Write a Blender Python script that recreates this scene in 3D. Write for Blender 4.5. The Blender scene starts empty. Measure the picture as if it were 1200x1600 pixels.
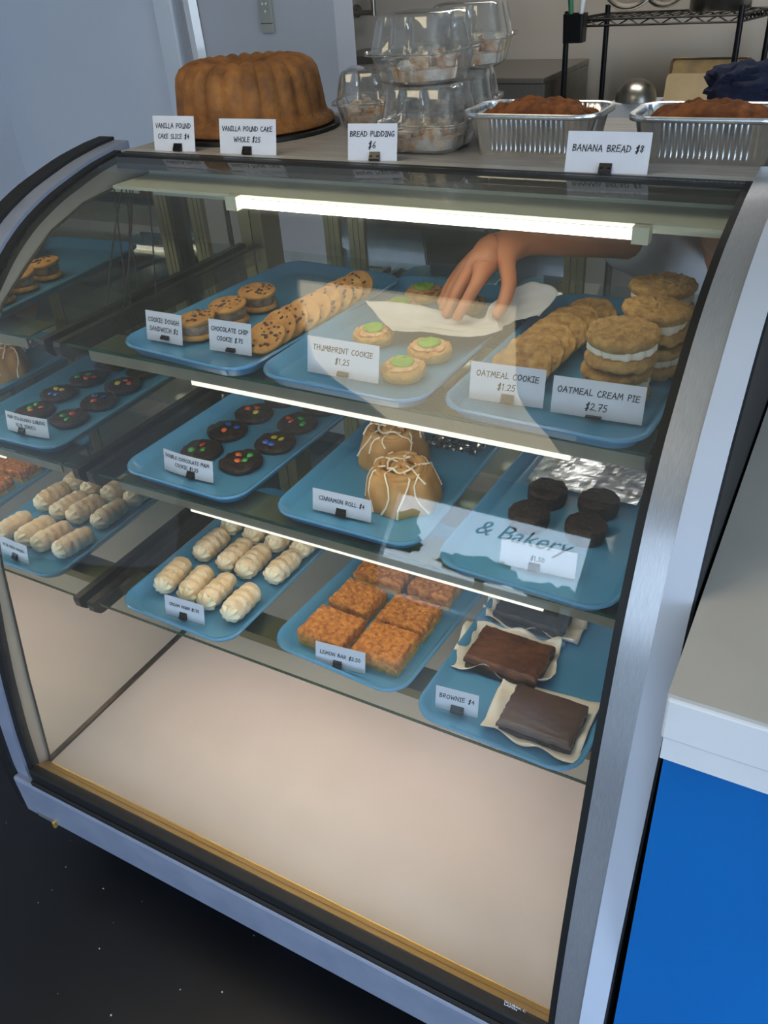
import bpy, math, random
from mathutils import Vector, Matrix, noise

# ------------------------------------------------------------------ camera, world, light, exposure
S = bpy.context.scene
COL = S.collection
W = 1.16                      # inner width of the display case; its deck is z = 0, the room floor is FZ
FZ = -0.30

cam = bpy.data.cameras.new('camera')
cam.sensor_fit = 'AUTO'; cam.sensor_width = 36.0
cam.lens = 1298.72 / 1600 * 36
cam.clip_start = 0.02; cam.clip_end = 200
co = bpy.data.objects.new('camera', cam); COL.objects.link(co)
def cam_matrix(loc, yaw, pitch, roll):
    f = Vector((-math.sin(yaw)*math.cos(pitch), math.cos(yaw)*math.cos(pitch), -math.sin(pitch)))
    r = Vector((math.cos(yaw), math.sin(yaw), 0)); u = r.cross(f)
    c, s = math.cos(roll), math.sin(roll)
    R, U = c*r + s*u, -s*r + c*u
    m = Matrix.Identity(4)
    for i in range(3):
        m[i][0], m[i][1], m[i][2], m[i][3] = R[i], U[i], -f[i], loc[i]
    return m
co.matrix_world = cam_matrix((1.3125, -0.6688, 1.4366), 0.5412, 0.5931, -0.0763)
S.camera = co

SKY = 9.0
wd = bpy.data.worlds.new('daylight'); S.world = wd; wd.use_nodes = True
nt = wd.node_tree; nt.nodes.clear()
wo = nt.nodes.new('ShaderNodeOutputWorld'); bg = nt.nodes.new('ShaderNodeBackground')
tc = nt.nodes.new('ShaderNodeTexCoord'); sx = nt.nodes.new('ShaderNodeSeparateXYZ')
cr = nt.nodes.new('ShaderNodeValToRGB')
cr.color_ramp.elements[0].position = 0.0; cr.color_ramp.elements[0].color = (.74, .88, 1, 1)
cr.color_ramp.elements[1].position = 0.8; cr.color_ramp.elements[1].color = (.38, .60, 1, 1)
nt.links.new(tc.outputs['Generated'], sx.inputs[0]); nt.links.new(sx.outputs['Z'], cr.inputs[0])
nt.links.new(cr.outputs[0], bg.inputs[0]); bg.inputs[1].default_value = SKY
nt.links.new(bg.outputs[0], wo.inputs[0])

S.view_settings.view_transform = 'Standard'; S.view_settings.look = 'None'
S.view_settings.gamma = 1.0; S.view_settings.use_curve_mapping = False
S.view_settings.exposure = 0.0
S.cycles.transparent_max_bounces = 40
S.cycles.max_bounces = 12
S.cycles.caustics_reflective = False; S.cycles.caustics_refractive = False
S.cycles.sample_clamp_indirect = 6

L_TOP, L_STRIP, L_SHELF, L_DECK, L_CEIL, L_KITCHEN_FILL = 8.0, 1.3, 16.0, 25.0, 4.2, 9.0
WINDOWS = [(-0.65, 0.50, -0.1, 1.44), (1.05, 2.7, -0.1, 1.7)]  # second one is unseen, added to bring daylight from the front right
FILL_WINDOW = (-2.5, 0.8, 0.1, 2.0)      # y and z extent, in the right wall; added unseen to light the left wall
FRONT_Y = -3.0
for (a, b, c, d) in WINDOWS:
    pl = bpy.data.lights.new('window_portal', 'AREA'); pl.shape = 'RECTANGLE'
    pl.size = b-a; pl.size_y = d-c; pl.cycles.is_portal = True
    po = bpy.data.objects.new('window_portal', pl); COL.objects.link(po)
    po.location = ((a+b)/2, FRONT_Y-0.06, (c+d)/2); po.rotation_euler = (-math.pi/2, 0, math.pi)

a, b, c, d = FILL_WINDOW
pl = bpy.data.lights.new('window_portal', 'AREA'); pl.shape = 'RECTANGLE'; pl.size = b-a; pl.size_y = d-c; pl.cycles.is_portal = True
po = bpy.data.objects.new('window_portal', pl); COL.objects.link(po)
po.location = (4.06, (a+b)/2, (c+d)/2); po.rotation_euler = Vector((-1, 0, 0)).to_track_quat('-Z', 'Y').to_euler()

# ------------------------------------------------------------------ materials
def lin(h):
    h = h.lstrip('#'); out = []
    for i in (0, 2, 4):
        c = int(h[i:i+2], 16)/255
        out.append(c/12.92 if c <= .04045 else ((c+.055)/1.055)**2.4)
    return tuple(out) + (1,)
MATS = {}
def mat(name, c1, c2=None, rough=.5, metal=0., scale=30., bump=0., bscale=None, detail=4., spec=.5, sss=0., coat=0., stretch=None, trans=0.):
    if name in MATS: return MATS[name]
    m = bpy.data.materials.new(name); m.use_nodes = True
    n = m.node_tree.nodes; l = m.node_tree.links
    p = n['Principled BSDF']
    c1 = lin(c1) if isinstance(c1, str) else c1
    p.inputs['Roughness'].default_value = rough; p.inputs['Metallic'].default_value = metal
    p.inputs['Specular IOR Level'].default_value = spec
    if coat: p.inputs['Coat Weight'].default_value = coat
    if sss:
        p.inputs['Subsurface Weight'].default_value = sss; p.inputs['Subsurface Scale'].default_value = .01
    if trans: p.inputs['Transmission Weight'].default_value = trans
    tcn = n.new('ShaderNodeTexCoord'); mp = n.new('ShaderNodeMapping')
    l.new(tcn.outputs['Object'], mp.inputs[0])
    if stretch: mp.inputs['Scale'].default_value = stretch
    nz = n.new('ShaderNodeTexNoise'); nz.inputs['Scale'].default_value = scale; nz.inputs['Detail'].default_value = detail
    l.new(mp.outputs[0], nz.inputs['Vector'])
    if c2 is not None:
        c2 = lin(c2) if isinstance(c2, str) else c2
        r = n.new('ShaderNodeValToRGB'); r.color_ramp.elements[0].position = .35; r.color_ramp.elements[1].position = .65
        r.color_ramp.elements[0].color = c1; r.color_ramp.elements[1].color = c2
        l.new(nz.outputs[0], r.inputs[0]); l.new(r.outputs[0], p.inputs['Base Color'])
    else:
        p.inputs['Base Color'].default_value = c1
    if bump:
        b = n.new('ShaderNodeBump'); b.inputs['Strength'].default_value = bump; b.inputs['Distance'].default_value = .004
        if bscale:
            nb = n.new('ShaderNodeTexNoise'); nb.inputs['Scale'].default_value = bscale; nb.inputs['Detail'].default_value = 5
            l.new(mp.outputs[0], nb.inputs['Vector']); l.new(nb.outputs[0], b.inputs['Height'])
        else: l.new(nz.outputs[0], b.inputs['Height'])
        l.new(b.outputs[0], p.inputs['Normal'])
    MATS[name] = m; return m
def emit(name, col, strength):
    m = bpy.data.materials.new(name); m.use_nodes = True
    n = m.node_tree.nodes; l = m.node_tree.links; n.clear()
    o = n.new('ShaderNodeOutputMaterial'); e = n.new('ShaderNodeEmission')
    e.inputs[0].default_value = col; e.inputs[1].default_value = strength
    l.new(e.outputs[0], o.inputs[0]); return m
def thin_glass(name, tint, refl=1.0, rough=0.0, base=0.0, ior=1.45, haze=0.0, haze_scale=3.):
    """clear sheet: what comes through is transparent, the Fresnel share is mirrored; haze = dust on the sheet"""
    m = bpy.data.materials.new(name); m.use_nodes = True
    n = m.node_tree.nodes; l = m.node_tree.links; n.clear()
    o = n.new('ShaderNodeOutputMaterial'); t = n.new('ShaderNodeBsdfTransparent'); g = n.new('ShaderNodeBsdfGlossy')
    t.inputs[0].default_value = tint; g.inputs['Roughness'].default_value = rough
    f = n.new('ShaderNodeFresnel'); ge = n.new('ShaderNodeNewGeometry'); mi_ = n.new('ShaderNodeMath'); mi_.operation = 'MULTIPLY_ADD'
    mi_.inputs[1].default_value = 1/ior-ior; mi_.inputs[2].default_value = ior
    l.new(ge.outputs['Backfacing'], mi_.inputs[0]); l.new(mi_.outputs[0], f.inputs[0])
    ma = n.new('ShaderNodeMath'); ma.operation = 'MULTIPLY_ADD'; ma.use_clamp = True
    ma.inputs[1].default_value = refl; ma.inputs[2].default_value = base
    l.new(f.outputs[0], ma.inputs[0])
    mx = n.new('ShaderNodeMixShader'); l.new(ma.outputs[0], mx.inputs[0]); l.new(t.outputs[0], mx.inputs[1]); l.new(g.outputs[0], mx.inputs[2])
    last = mx
    if haze:
        d = n.new('ShaderNodeBsdfDiffuse'); d.inputs[0].default_value = (.8, .8, .78, 1)
        tr = n.new('ShaderNodeBsdfTranslucent'); tr.inputs[0].default_value = (.8, .8, .78, 1)
        ad = n.new('ShaderNodeMixShader'); l.new(d.outputs[0], ad.inputs[1]); l.new(tr.outputs[0], ad.inputs[2])
        tcn = n.new('ShaderNodeTexCoord'); nz = n.new('ShaderNodeTexNoise'); nz.inputs['Scale'].default_value = haze_scale; nz.inputs['Detail'].default_value = 8
        l.new(tcn.outputs['Object'], nz.inputs['Vector'])
        m2 = n.new('ShaderNodeMath'); m2.operation = 'MULTIPLY'; m2.inputs[1].default_value = haze; l.new(nz.outputs[0], m2.inputs[0])
        mh = n.new('ShaderNodeMixShader'); l.new(m2.outputs[0], mh.inputs[0]); l.new(mx.outputs[0], mh.inputs[1]); l.new(ad.outputs[0], mh.inputs[2])
        last = mh
    l.new(last.outputs[0], o.inputs[0]); return m

M_STEEL = mat('brushed_steel', '#a3a6ae', '#b4b7be', .36, .7, 60, .06, stretch=(40, 1, 1))
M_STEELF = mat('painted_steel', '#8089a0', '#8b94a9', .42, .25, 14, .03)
M_TOPRAIL = mat('top_rail_metal', '#a8a7a5', '#b6b5b2', .5, .3, 40, .1)
M_BLACK = mat('black_rubber', '#08090c', '#0d0e12', .6, 0, 40, .05)
M_WHITE = mat('white_paint', '#d9dbe2', '#d2d5dd', .55, 0, 6, .05, bscale=60)
M_DECK = mat('white_laminate', '#e0d8d2', '#d8d0c9', .5, 0, 3.5, 0)
M_GOLD = mat('brushed_gold', '#c7a24c', '#d8b662', .4, .8, 40, .08, stretch=(1, 30, 30))
M_GOLDD = mat('antique_gold', '#8d8162', '#9c8f6c', .38, .75, 50, .08, stretch=(30, 30, 1))
M_BRONZE = mat('bronze_seam', '#2e2620', '#4b3d2e', .4, .5, 80, .1)
M_HOOD = mat('lamp_hood', '#8a8778', '#97937f', .4, .5, 20, 0)
M_HOODW = mat('lamp_hood_white', '#c9cfbf', '#d2d6c6', .35, 0, 10, 0)
M_BRKT = mat('shelf_bracket', '#2f2c28', '#3d3a34', .38, .7, 60, .08)
M_LINER = mat('beige_liner', '#b5aa9b', '#aba092', .6, 0, 8, .03)
M_TOPB = mat('grey_wood_laminate', '#8b898b', '#a09d9c', .45, 0, 9, .05, stretch=(1.5, 14, 6))
M_FLOOR = mat('black_floor', '#0a0c12', '#12141b', .38, 0, 3, .05, bscale=40)
M_KICK = mat('kick_plate', '#08090d', '#0e1016', .5, 0, 6, 0)
M_SIDE = mat('side_panel_shaded_white', '#b9c2d4', '#b3bdd0', .5, 0, 5, .04, bscale=60)  # white paint with its bluish shade put into the colour
M_BLUE = mat('blue_paint', '#0b60aa', '#0c66b2', .42, 0, 4, .02, bscale=90)
M_COUNTER = mat('counter_white', '#b6b3af', '#c0bdb9', .32, 0, 4, 0)
M_TRAY = mat('blue_tray', '#5598c8', '#5094c5', .26, 0, 8, .01, coat=.3)
M_PAPER = mat('white_card', '#ced3e2', '#d3d8e6', .7, 0, 30, .02)
M_INK = mat('black_ink', '#1c1c22', None, .6)
M_CLIP = mat('clip_black', '#0b0c10', '#121318', .3, .2, 60, 0)
M_CHIPC = mat('cookie_golden', '#cf9c58', '#b57b3d', .75, 0, 60, .5, bscale=160)
M_CHOC = mat('chocolate_chip', '#452a1d', '#5a3826', .4, 0, 80, .1)
M_OAT = mat('oatmeal_cookie', '#c19a5c', '#9d7440', .8, 0, 75, .9, bscale=110)
M_CREAM = mat('white_cream', '#f1ead9', '#f6f1e4', .5, 0, 60, .2, sss=.1)
M_DOUGHF = mat('dough_filling', '#a98f7c', '#7d6352', .7, 0, 70, .5)
M_DARK = mat('double_chocolate', '#33231e', '#1e1310', .6, 0, 60, .7, bscale=120)
M_HORN = mat('horn_pastry', '#f2e0c4', '#e8c99f', .8, 0, 40, .8, bscale=90)
M_HORNC = mat('horn_cream', '#f3e8cd', '#efe2c2', .55, 0, 40, .3, sss=.1)
M_CRUMB = mat('crumb_topping', '#dd9542', '#a55d1e', .8, 0, 90, 1., bscale=140)
M_LEMON = mat('lemon_filling', '#c9a95e', '#b28f48', .45, 0, 70, .3)
M_BROWN = mat('brownie', '#6d3f24', '#4e2a17', .5, 0, 30, .6, bscale=60)
M_BROWND = mat('brownie_dark', '#33201a', '#251612', .6, 0, 60, .6)
M_BROWNG = mat('glare_brownie', '#5b453d', '#4c3933', .32, 0, 12, .15, bscale=26)  # grey glare put into the brownie's colour
M_PARCH = mat('parchment', '#e6e1d8', '#ece8e0', .6, 0, 12, .15, bscale=40)
M_TISSUE = mat('deli_tissue', '#d6d5d8', '#dfdee1', .65, 0, 25, .1, trans=.25)
M_ROLL = mat('cinnamon_roll', '#c79c64', '#ab7f4a', .6, 0, 20, .3, bscale=80)
M_ICING = mat('icing', '#efe3cb', '#f3e9d5', .35, 0, 30, .05)
M_CAKE = mat('pound_cake', '#97632f', '#6b431f', .7, 0, 25, .7, bscale=110, detail=8)
M_BOARD = mat('cake_board', '#17181b', '#202124', .5, 0, 50, .1)
M_FOIL = mat('aluminium_foil', '#d4d7dc', '#e6e8ec', .26, 1., 30, .04, bscale=50)
M_BANANA = mat('banana_bread', '#8a5128', '#5f3417', .85, 0, 60, 1., bscale=100)
M_PUDD = mat('bread_pudding', '#c98e48', '#e6dccf', .6, 0, 45, .6, bscale=70)
M_SKIN = mat('skin', '#c98662', '#bd7853', .5, 0, 14, .25, bscale=70, sss=.15)
M_SHIRT = mat('white_shirt', '#c9ccd4', '#c2c5ce', .8, 0, 18, .3, bscale=9)
M_HAIR = mat('dark_hair', '#141218', '#231d22', .5, 0, 90, .4, stretch=(6, 6, 1))
M_TROUS = mat('dark_trousers', '#1a2030', '#20263a', .85, 0, 40, .2)
M_WALLC = mat('wall_pale', '#d3dcec', '#d9e1f0', .6, 0, 2, .02, bscale=80)
M_WALLG = mat('wall_grey', '#b4b8c2', '#babec8', .6, 0, 2, .02, bscale=80)
M_WALLK = mat('kitchen_wall', '#c4bdb3', '#bdb6ac', .6, 0, 2, .02)
M_TRIMW = mat('door_white', '#dbe3f0', '#e0e7f3', .4, 0, 3, .02)
M_CEIL = mat('ceiling_paint', '#d8d2c2', '#d0cab9', .8, 0, 3, .05)
M_FRONT = mat('front_wall_paint', '#3a3d44', '#42454c', .7, 0, 3, .05)
M_PLASTIC = mat('white_plastic', '#d5d9e2', '#dde1ea', .18, 0, 5, 0, coat=.4)
M_REMOTE = mat('grey_plastic', '#9a9a92', '#a2a29a', .4, 0, 20, 0)
M_SCREEN = mat('dark_screen', '#26292c', None, .2)
M_WIRE = mat('black_wire', '#08090b', '#101114', .35, .3, 60, 0)
M_SSTEEL = mat('kitchen_steel', '#9b9790', '#aaa69f', .3, 1., 30, .05, stretch=(30, 1, 1))
M_PANB = mat('baking_pan', '#b39a70', '#8b7c64', .4, .8, 9, .05)
M_PANI = mat('pan_liner', '#cdb58d', '#c3ab84', .6, 0, 12, .05)
M_NAVY = mat('navy_cloth', '#141c36', '#1b2442', .95, 0, 60, .5, bscale=120)
M_GREEN = mat('green_plastic', '#2d6b4a', '#347552', .4, 0, 10, 0)
M_LEAF = mat('tree_leaves', '#3c6a2a', '#24451b', .7, 0, 3, .8)
M_BARK = mat('tree_bark', '#4d3b2b', '#3a2c20', .9, 0, 20, .5)
M_STREET = mat('pavement', '#4d524a', '#5a5f56', .9, 0, 3, .1)
M_WRAP = thin_glass('plastic_wrap', (.75, .75, .78, 1), 2.0, .12, .12)
M_CLEAR = thin_glass('clear_plastic', (.95, .96, .97, 1), 1.6, .06, .03, haze=.16, haze_scale=9)
M_GLASS = thin_glass('case_glass', (.975, .985, .98, 1), 1.0, 0, 0, haze=.05, haze_scale=5)
M_SHELFG = thin_glass('shelf_glass', (.86, .92, .89, 1), 1.0, 0, .01)
M_GEDGE = mat('glass_edge', '#183a31', '#224c40', .15, 0, 30, 0)
M_DOORG = thin_glass('reflective_door_glass', (.42, .45, .46, 1), 1.0, 0, .34)
M_WINDOW = thin_glass('window_glass', (.97, .98, .99, 1), 1.0, 0, 0)
M_MIRROR = mat('mirror', (.92, .91, .86, 1), None, .0, 1.)
M_TUBE = emit('lamp_tube_light', (1, .93, .74, 1), L_TOP)
M_STRIP = emit('lamp_strip_light', (1, .98, .84, 1), L_STRIP)
M_TUBES = emit('shelf_tube_light', (1, .88, .66, 1), L_SHELF)
M_TUBED = emit('deck_tube_light', (1, .76, .62, 1), L_DECK)
M_CEILL = emit('ceiling_lamp_light', (1, .85, .58, 1), L_CEIL)
M_KITFILL = emit('kitchen_fill_light', (1, .95, .88, 1), L_KITCHEN_FILL)
CANDY = [mat('candy_'+n, c, None, .25, coat=.5) for n, c in (('red', '#c63a24'), ('orange', '#e0672a'), ('yellow', '#d9c81f'), ('green', '#2f9a3c'), ('blue', '#2a5fc0'))]

# ------------------------------------------------------------------ mesh helpers
def vn(x, y, z, s=0.): return noise.noise(Vector((x+s*7.31, y-s*3.17, z+s*1.93)))
class MB:
    def __init__(self): self.v = []; self.f = []
    def add(self, vs, fs):
        o = len(self.v); self.v += [tuple(p) for p in vs]; self.f += [tuple(i+o for i in f) for f in fs]; return self
    def box(self, x0, x1, y0, y1, z0, z1):
        return self.add([(x0,y0,z0),(x1,y0,z0),(x1,y1,z0),(x0,y1,z0),(x0,y0,z1),(x1,y0,z1),(x1,y1,z1),(x0,y1,z1)],
                        [(3,2,1,0),(4,5,6,7),(0,1,5,4),(1,2,6,5),(2,3,7,6),(3,0,4,7)])
    def loft(self, loops, cap0=True, cap1=True, closed=True):
        n = len(loops[0]); vs = [p for L in loops for p in L]; fs = []
        for i in range(len(loops)-1):
            for j in range(n if closed else n-1):
                a, b = i*n+j, i*n+(j+1) % n
                fs.append((a, b, b+n, a+n))
        if cap0: fs.append(tuple(range(n-1, -1, -1)))
        if cap1: fs.append(tuple((len(loops)-1)*n+j for j in range(n)))
        return self.add(vs, fs)
    def tube(self, pts, r, n=8, cap=True):
        pts = [Vector(p) for p in pts]; rs = r if isinstance(r, (list, tuple)) else [r]*len(pts)
        loops = []; prev = None
        for i, p in enumerate(pts):
            d = (pts[min(i+1, len(pts)-1)] - pts[max(i-1, 0)]).normalized()
            if prev is None:
                up = Vector((0, 0, 1)) if abs(d.z) < .9 else Vector((1, 0, 0))
                a = d.cross(up).normalized()
            else: a = (prev - d*prev.dot(d)).normalized()
            prev = a; b = d.cross(a)
            loops.append([p + (a*math.cos(t)+b*math.sin(t))*rs[i] for t in (2*math.pi*k/n for k in range(n))])
        return self.loft(loops, cap, cap)
    def lathe(self, prof, n=24, c=(0, 0, 0), fn=None):
        loops = []
        for (r, z) in prof:
            L = []
            for k in range(n):
                t = 2*math.pi*k/n; rr, zz = (fn(r, z, t) if fn else (r, z))
                L.append((c[0]+rr*math.cos(t), c[1]+rr*math.sin(t), c[2]+zz))
            loops.append(L)
        return self.loft(loops)
    def grid(self, nx, ny, fn):
        vs = [fn(i/nx, j/ny) for j in range(ny+1) for i in range(nx+1)]
        fs = [(j*(nx+1)+i, j*(nx+1)+i+1, (j+1)*(nx+1)+i+1, (j+1)*(nx+1)+i) for j in range(ny) for i in range(nx)]
        return self.add(vs, fs)
    def mesh(self, name, m, smooth=False, sharp=50):
        me = bpy.data.meshes.new(name); me.from_pydata(self.v, [], self.f); me.validate()
        if m: me.materials.append(m)
        if smooth:
            me.polygons.foreach_set('use_smooth', [True]*len(me.polygons)); me.set_sharp_from_angle(angle=math.radians(sharp))
        me.update(); return me
    def build(self, name, m, parent=None, smooth=False, loc=None, rot=None, bevel=0., solid=0., auto=False):
        return put(name, self.mesh(name, m, smooth), parent, loc, rot, bevel, solid)
def put(name, me, parent=None, loc=None, rot=None, bevel=0., solid=0.):
    o = bpy.data.objects.new(name, me); COL.objects.link(o)
    if parent: o.parent = parent
    if loc: o.location = loc
    if rot: o.rotation_mode = 'ZYX'; o.rotation_euler = rot
    if bevel:
        b = o.modifiers.new('bevel', 'BEVEL'); b.width = bevel; b.segments = 2; b.limit_method = 'ANGLE'
    if solid:
        s = o.modifiers.new('solid', 'SOLIDIFY'); s.thickness = solid; s.offset = 0
    return o
def tag(o, label, cat, group=None, kind=None):
    o['label'] = label; o['category'] = cat
    if group: o['group'] = group
    if kind: o['kind'] = kind
    return o
def thing(name, label, cat, loc=(0, 0, 0), rot=(0, 0, 0), group=None):
    o = bpy.data.objects.new(name, None); COL.objects.link(o); o.empty_display_size = .05
    o.location = loc; o.rotation_euler = rot
    return tag(o, label, cat, group)
def struct(o, label=None):
    o['kind'] = 'structure'
    if label: o['label'] = label
    return o
def copy_tree(o, parent=None):
    c = o.copy(); COL.objects.link(c); c.parent = parent
    for ch in [k for k in o.children]: copy_tree(ch, c)
    return c
def rr(w, d, r, z, n=6, cx=0, cy=0):
    """rounded rectangle loop"""
    P = []
    for (sx_, sy_, a0) in ((1, 1, 0), (-1, 1, 90), (-1, -1, 180), (1, -1, 270)):
        for k in range(n+1):
            a = math.radians(a0+90*k/n)
            P.append((cx+sx_*(w/2-r)+r*math.cos(a), cy+sy_*(d/2-r)+r*math.sin(a), z))
    return P
ORD = ['first', 'second', 'third', 'fourth', 'fifth', 'sixth', 'seventh', 'eighth']

# ------------------------------------------------------------------ room shell
def wall(name, x0, x1, y0, y1, z0, z1, m): return struct(MB().box(x0, x1, y0, y1, z0, z1).build(name, m))
CZ = 2.4
wall('floor', -2.2, 4.1, -3.1, 4.1, FZ-.1, FZ, M_FLOOR)
wall('ceiling', -2.2, 4.1, -3.1, 4.1, CZ, CZ+.1, M_CEIL)
wall('wall_left', -2.2, -2.035, -3.1, 2.12, FZ, CZ, M_WALLC)
a, b, c, d = FILL_WINDOW
for (p, q, r_, s_) in ((-3.1, a, FZ, CZ), (b, 4.1, FZ, CZ), (a, b, FZ, c), (a, b, d, CZ)): wall('wall_right', 4.0, 4.1, p, q, r_, s_, M_WALLC)
w_ = struct(MB().box(4.047, 4.053, a, b, c, d).build('window_3', M_WINDOW))  # added window, lights the left wall opposite
B = MB()
for (p, q, r_, s_) in ((a, a+.04, c, d), (b-.04, b, c, d), (a, b, c, c+.04), (a, b, d-.04, d), ((a+b)/2-.02, (a+b)/2+.02, c, d)): B.box(4.02, 4.08, p, q, r_, s_)
B.build('window_frame', M_STEEL, w_)
wall('wall_back', -2.2, 4.1, 4.0, 4.1, FZ, CZ, M_WALLK)
wall('wall_kitchen_left', -2.2, -2.1, 2.12, 4.0, FZ, CZ, M_WALLK)
# partition at y = 2 with a doorway that is closed by a white door
wall('wall_partition', -0.89, -0.335, 2.0, 2.12, FZ, CZ, M_WALLG)
wall('wall_partition_top', -2.035, -0.89, 2.0, 2.12, 1.80, CZ, M_WALLC)
d1 = struct(MB().box(-2.035, -1.092, 2.01, 2.06, FZ, 1.80).build('door_1', M_WALLC))
MB().box(-1.15, -1.135, 1.955, 2.01, .62, .74).build('door_handle', M_SSTEEL, d1, bevel=.004)
struct(MB().box(-1.086, -1.000, 1.985, 2.08, FZ, 1.80).build('trim_1', M_TRIMW, bevel=.006))
struct(MB().box(-1.000, -0.89, 2.03, 2.10, FZ, 1.80).build('trim_2', M_WALLG))
# glossy curved plastic strip leaning in the recess
b = MB(); L = []
for i in range(13):
    t = i/12; x = -.930+.075*t**1.3; z = 1.75-2.03*t
    L.append([(x-.026, 1.995, z), (x-.012, 1.972, z), (x+.012, 1.972, z), (x+.030, 1.995, z), (x+.012, 1.984, z), (x-.012, 1.984, z)])
b.loft(L); o = b.build('plastic_strip', M_PLASTIC, smooth=False)
tag(o, 'long glossy white plastic strip hanging beside the white doorway', 'strip')
# wall controller
t = thing('wall_controller', 'slim grey wall control panel with small dark display', 'controller', (-.597, 2.0, 1.236))
MB().box(-.024, .024, -.014, 0, -.008, .24).build('body', M_REMOTE, t, bevel=.003)
MB().box(-.016, .016, -.0155, -.013, .135, .18).build('display', M_SCREEN, t)
MB().box(-.024, .024, -.0155, -.013, .020, .0225).build('seam', M_SCREEN, t)
for i, (x, z) in enumerate(((-.008, .1), (.006, .1), (-.008, .078), (.006, .078), (0, .056))):
    MB().lathe([(.004, 0), (.004, .002), (.0025, .003)], 10).build('button', M_PLASTIC, t, loc=(x, -.0138, z), rot=(math.pi/2, 0, 0))

# shop front behind the photographer: reflected window plus one added for daylight
FY0, FY1 = FRONT_Y-.12, FRONT_Y
xs = sorted(WINDOWS)
def seg(name, *a): return wall(name, a[0], a[1], FY0, FY1, a[2], a[3], M_FRONT)
seg('wall_front_low', -2.2, 4.1, FZ, xs[0][2])
edges = [-2.2] + [e for w_ in xs for e in w_[:2]] + [4.1]
for i in range(0, len(edges), 2): seg('wall_front_pier', edges[i], edges[i+1], xs[0][2], CZ)
for (a, b_, c, d) in xs: seg('wall_front_top', a, b_, d, CZ)
for i, (a, b_, c, d) in enumerate(xs):
    w_ = struct(MB().box(a, b_, FRONT_Y-.064, FRONT_Y-.058, c, d).build('window_%d' % (i+1), M_WINDOW))
    fr = MB()
    for (p, q, r_, s_) in ((a, a+.03, c, d), (b_-.03, b_, c, d), (a, b_, c, c+.03), (a, b_, d-.03, d)):
        fr.box(p, q, FRONT_Y-.09, FRONT_Y-.03, r_, s_)
    fr.build('window_frame', M_STEEL, w_)
win1 = bpy.data.objects['window_1']
def font_mesh(body, size, shear=0., depth=0., align='CENTER'):
    cu = bpy.data.curves.new('lettering', 'FONT'); cu.body = body; cu.size = size; cu.shear = shear; cu.extrude = depth; cu.align_x = align
    o = bpy.data.objects.new('tmp', cu); COL.objects.link(o)
    dg = bpy.context.evaluated_depsgraph_get(); me = bpy.data.meshes.new_from_object(o.evaluated_get(dg))
    bpy.data.objects.remove(o); return me
me = font_mesh('& Bakery', .14, .45, .001); me.materials.clear(); me.materials.append(mat('grey_vinyl', '#7d8796', None, .5))
put('window_lettering', me, win1, (.11, FRONT_Y-.068, 1.255), (math.pi/2, 0, 0))
# street beyond
struct(MB().box(-14, 14, -30, -3.2, FZ-.2, FZ-.1).build('street', M_STREET))
def blob(rx, ry, rz, amp, freq, seed, n=28, m_=16):
    B = MB(); loops = []
    for i in range(1, m_):
        a = math.pi*i/m_; L = []
        for k in range(n):
            t = 2*math.pi*k/n; d = Vector((math.sin(a)*math.cos(t), math.sin(a)*math.sin(t), -math.cos(a)))
            q = 1+amp*vn(d.x*freq, d.y*freq, d.z*freq, seed)+.5*amp*vn(d.x*freq*2.7, d.y*freq*2.7, d.z*freq*2.7, seed+3)
            L.append((d.x*rx*q, d.y*ry*q, d.z*rz*q))
        loops.append(L)
    return B.loft(loops)
for i, (x, y, h, s) in enumerate(((-4.1, -10.2, 1.75, .66), (-2.55, -10.8, 1.25, .62), (-1.15, -9.8, .95, .56), (.1, -10.4, .9, .5))):
    t = thing('street_tree', ['tallest street tree, at the left end of the reflected row', 'second street tree from the left in the reflected row', 'third street tree from the left in the reflected row', 'smallest street tree, at the right end of the reflected row'][i], 'tree', (x, y, FZ-.1), group='street trees outside the shop')
    blob(s, s, s*.95, .38, 3.5, i+1, 40, 24).build('crown', M_LEAF, t, True, loc=(0, 0, h+.35))
    MB().tube([(0, 0, 0), (.05, 0, h*.5), (0, 0, h)], [.1, .08, .06], 10).build('trunk', M_BARK, t, True)
# reflected ceiling lamp and added kitchen fill panel
def lamp(name, label, x, y, sx_, sy_, m):
    t = thing(name, label, 'lamp', (x, y, CZ))
    B = MB(); h = .05
    for (p, q, r_, s_) in ((-sx_, -sx_+.03, -sy_, sy_), (sx_-.03, sx_, -sy_, sy_), (-sx_+.03, sx_-.03, -sy_, -sy_+.03), (-sx_+.03, sx_-.03, sy_-.03, sy_)):
        B.box(p, q, r_, s_, -h, 0)
    B.build('frame', M_WHITE, t)
    MB().box(-sx_+.03, sx_-.03, -sy_+.03, sy_-.03, -.035, -.025).build('diffuser', m, t)
lamp('ceiling_lamp', 'long warm ceiling lamp reflected in the curved case glass', .11, -.55, .41, .95, M_CEILL)
lamp('ceiling_lamp', 'unseen ceiling panel added to light the kitchen', .4, 3.0, .6, .3, M_KITFILL)  # no lamp seen here; panel added to brighten the kitchen

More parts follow.
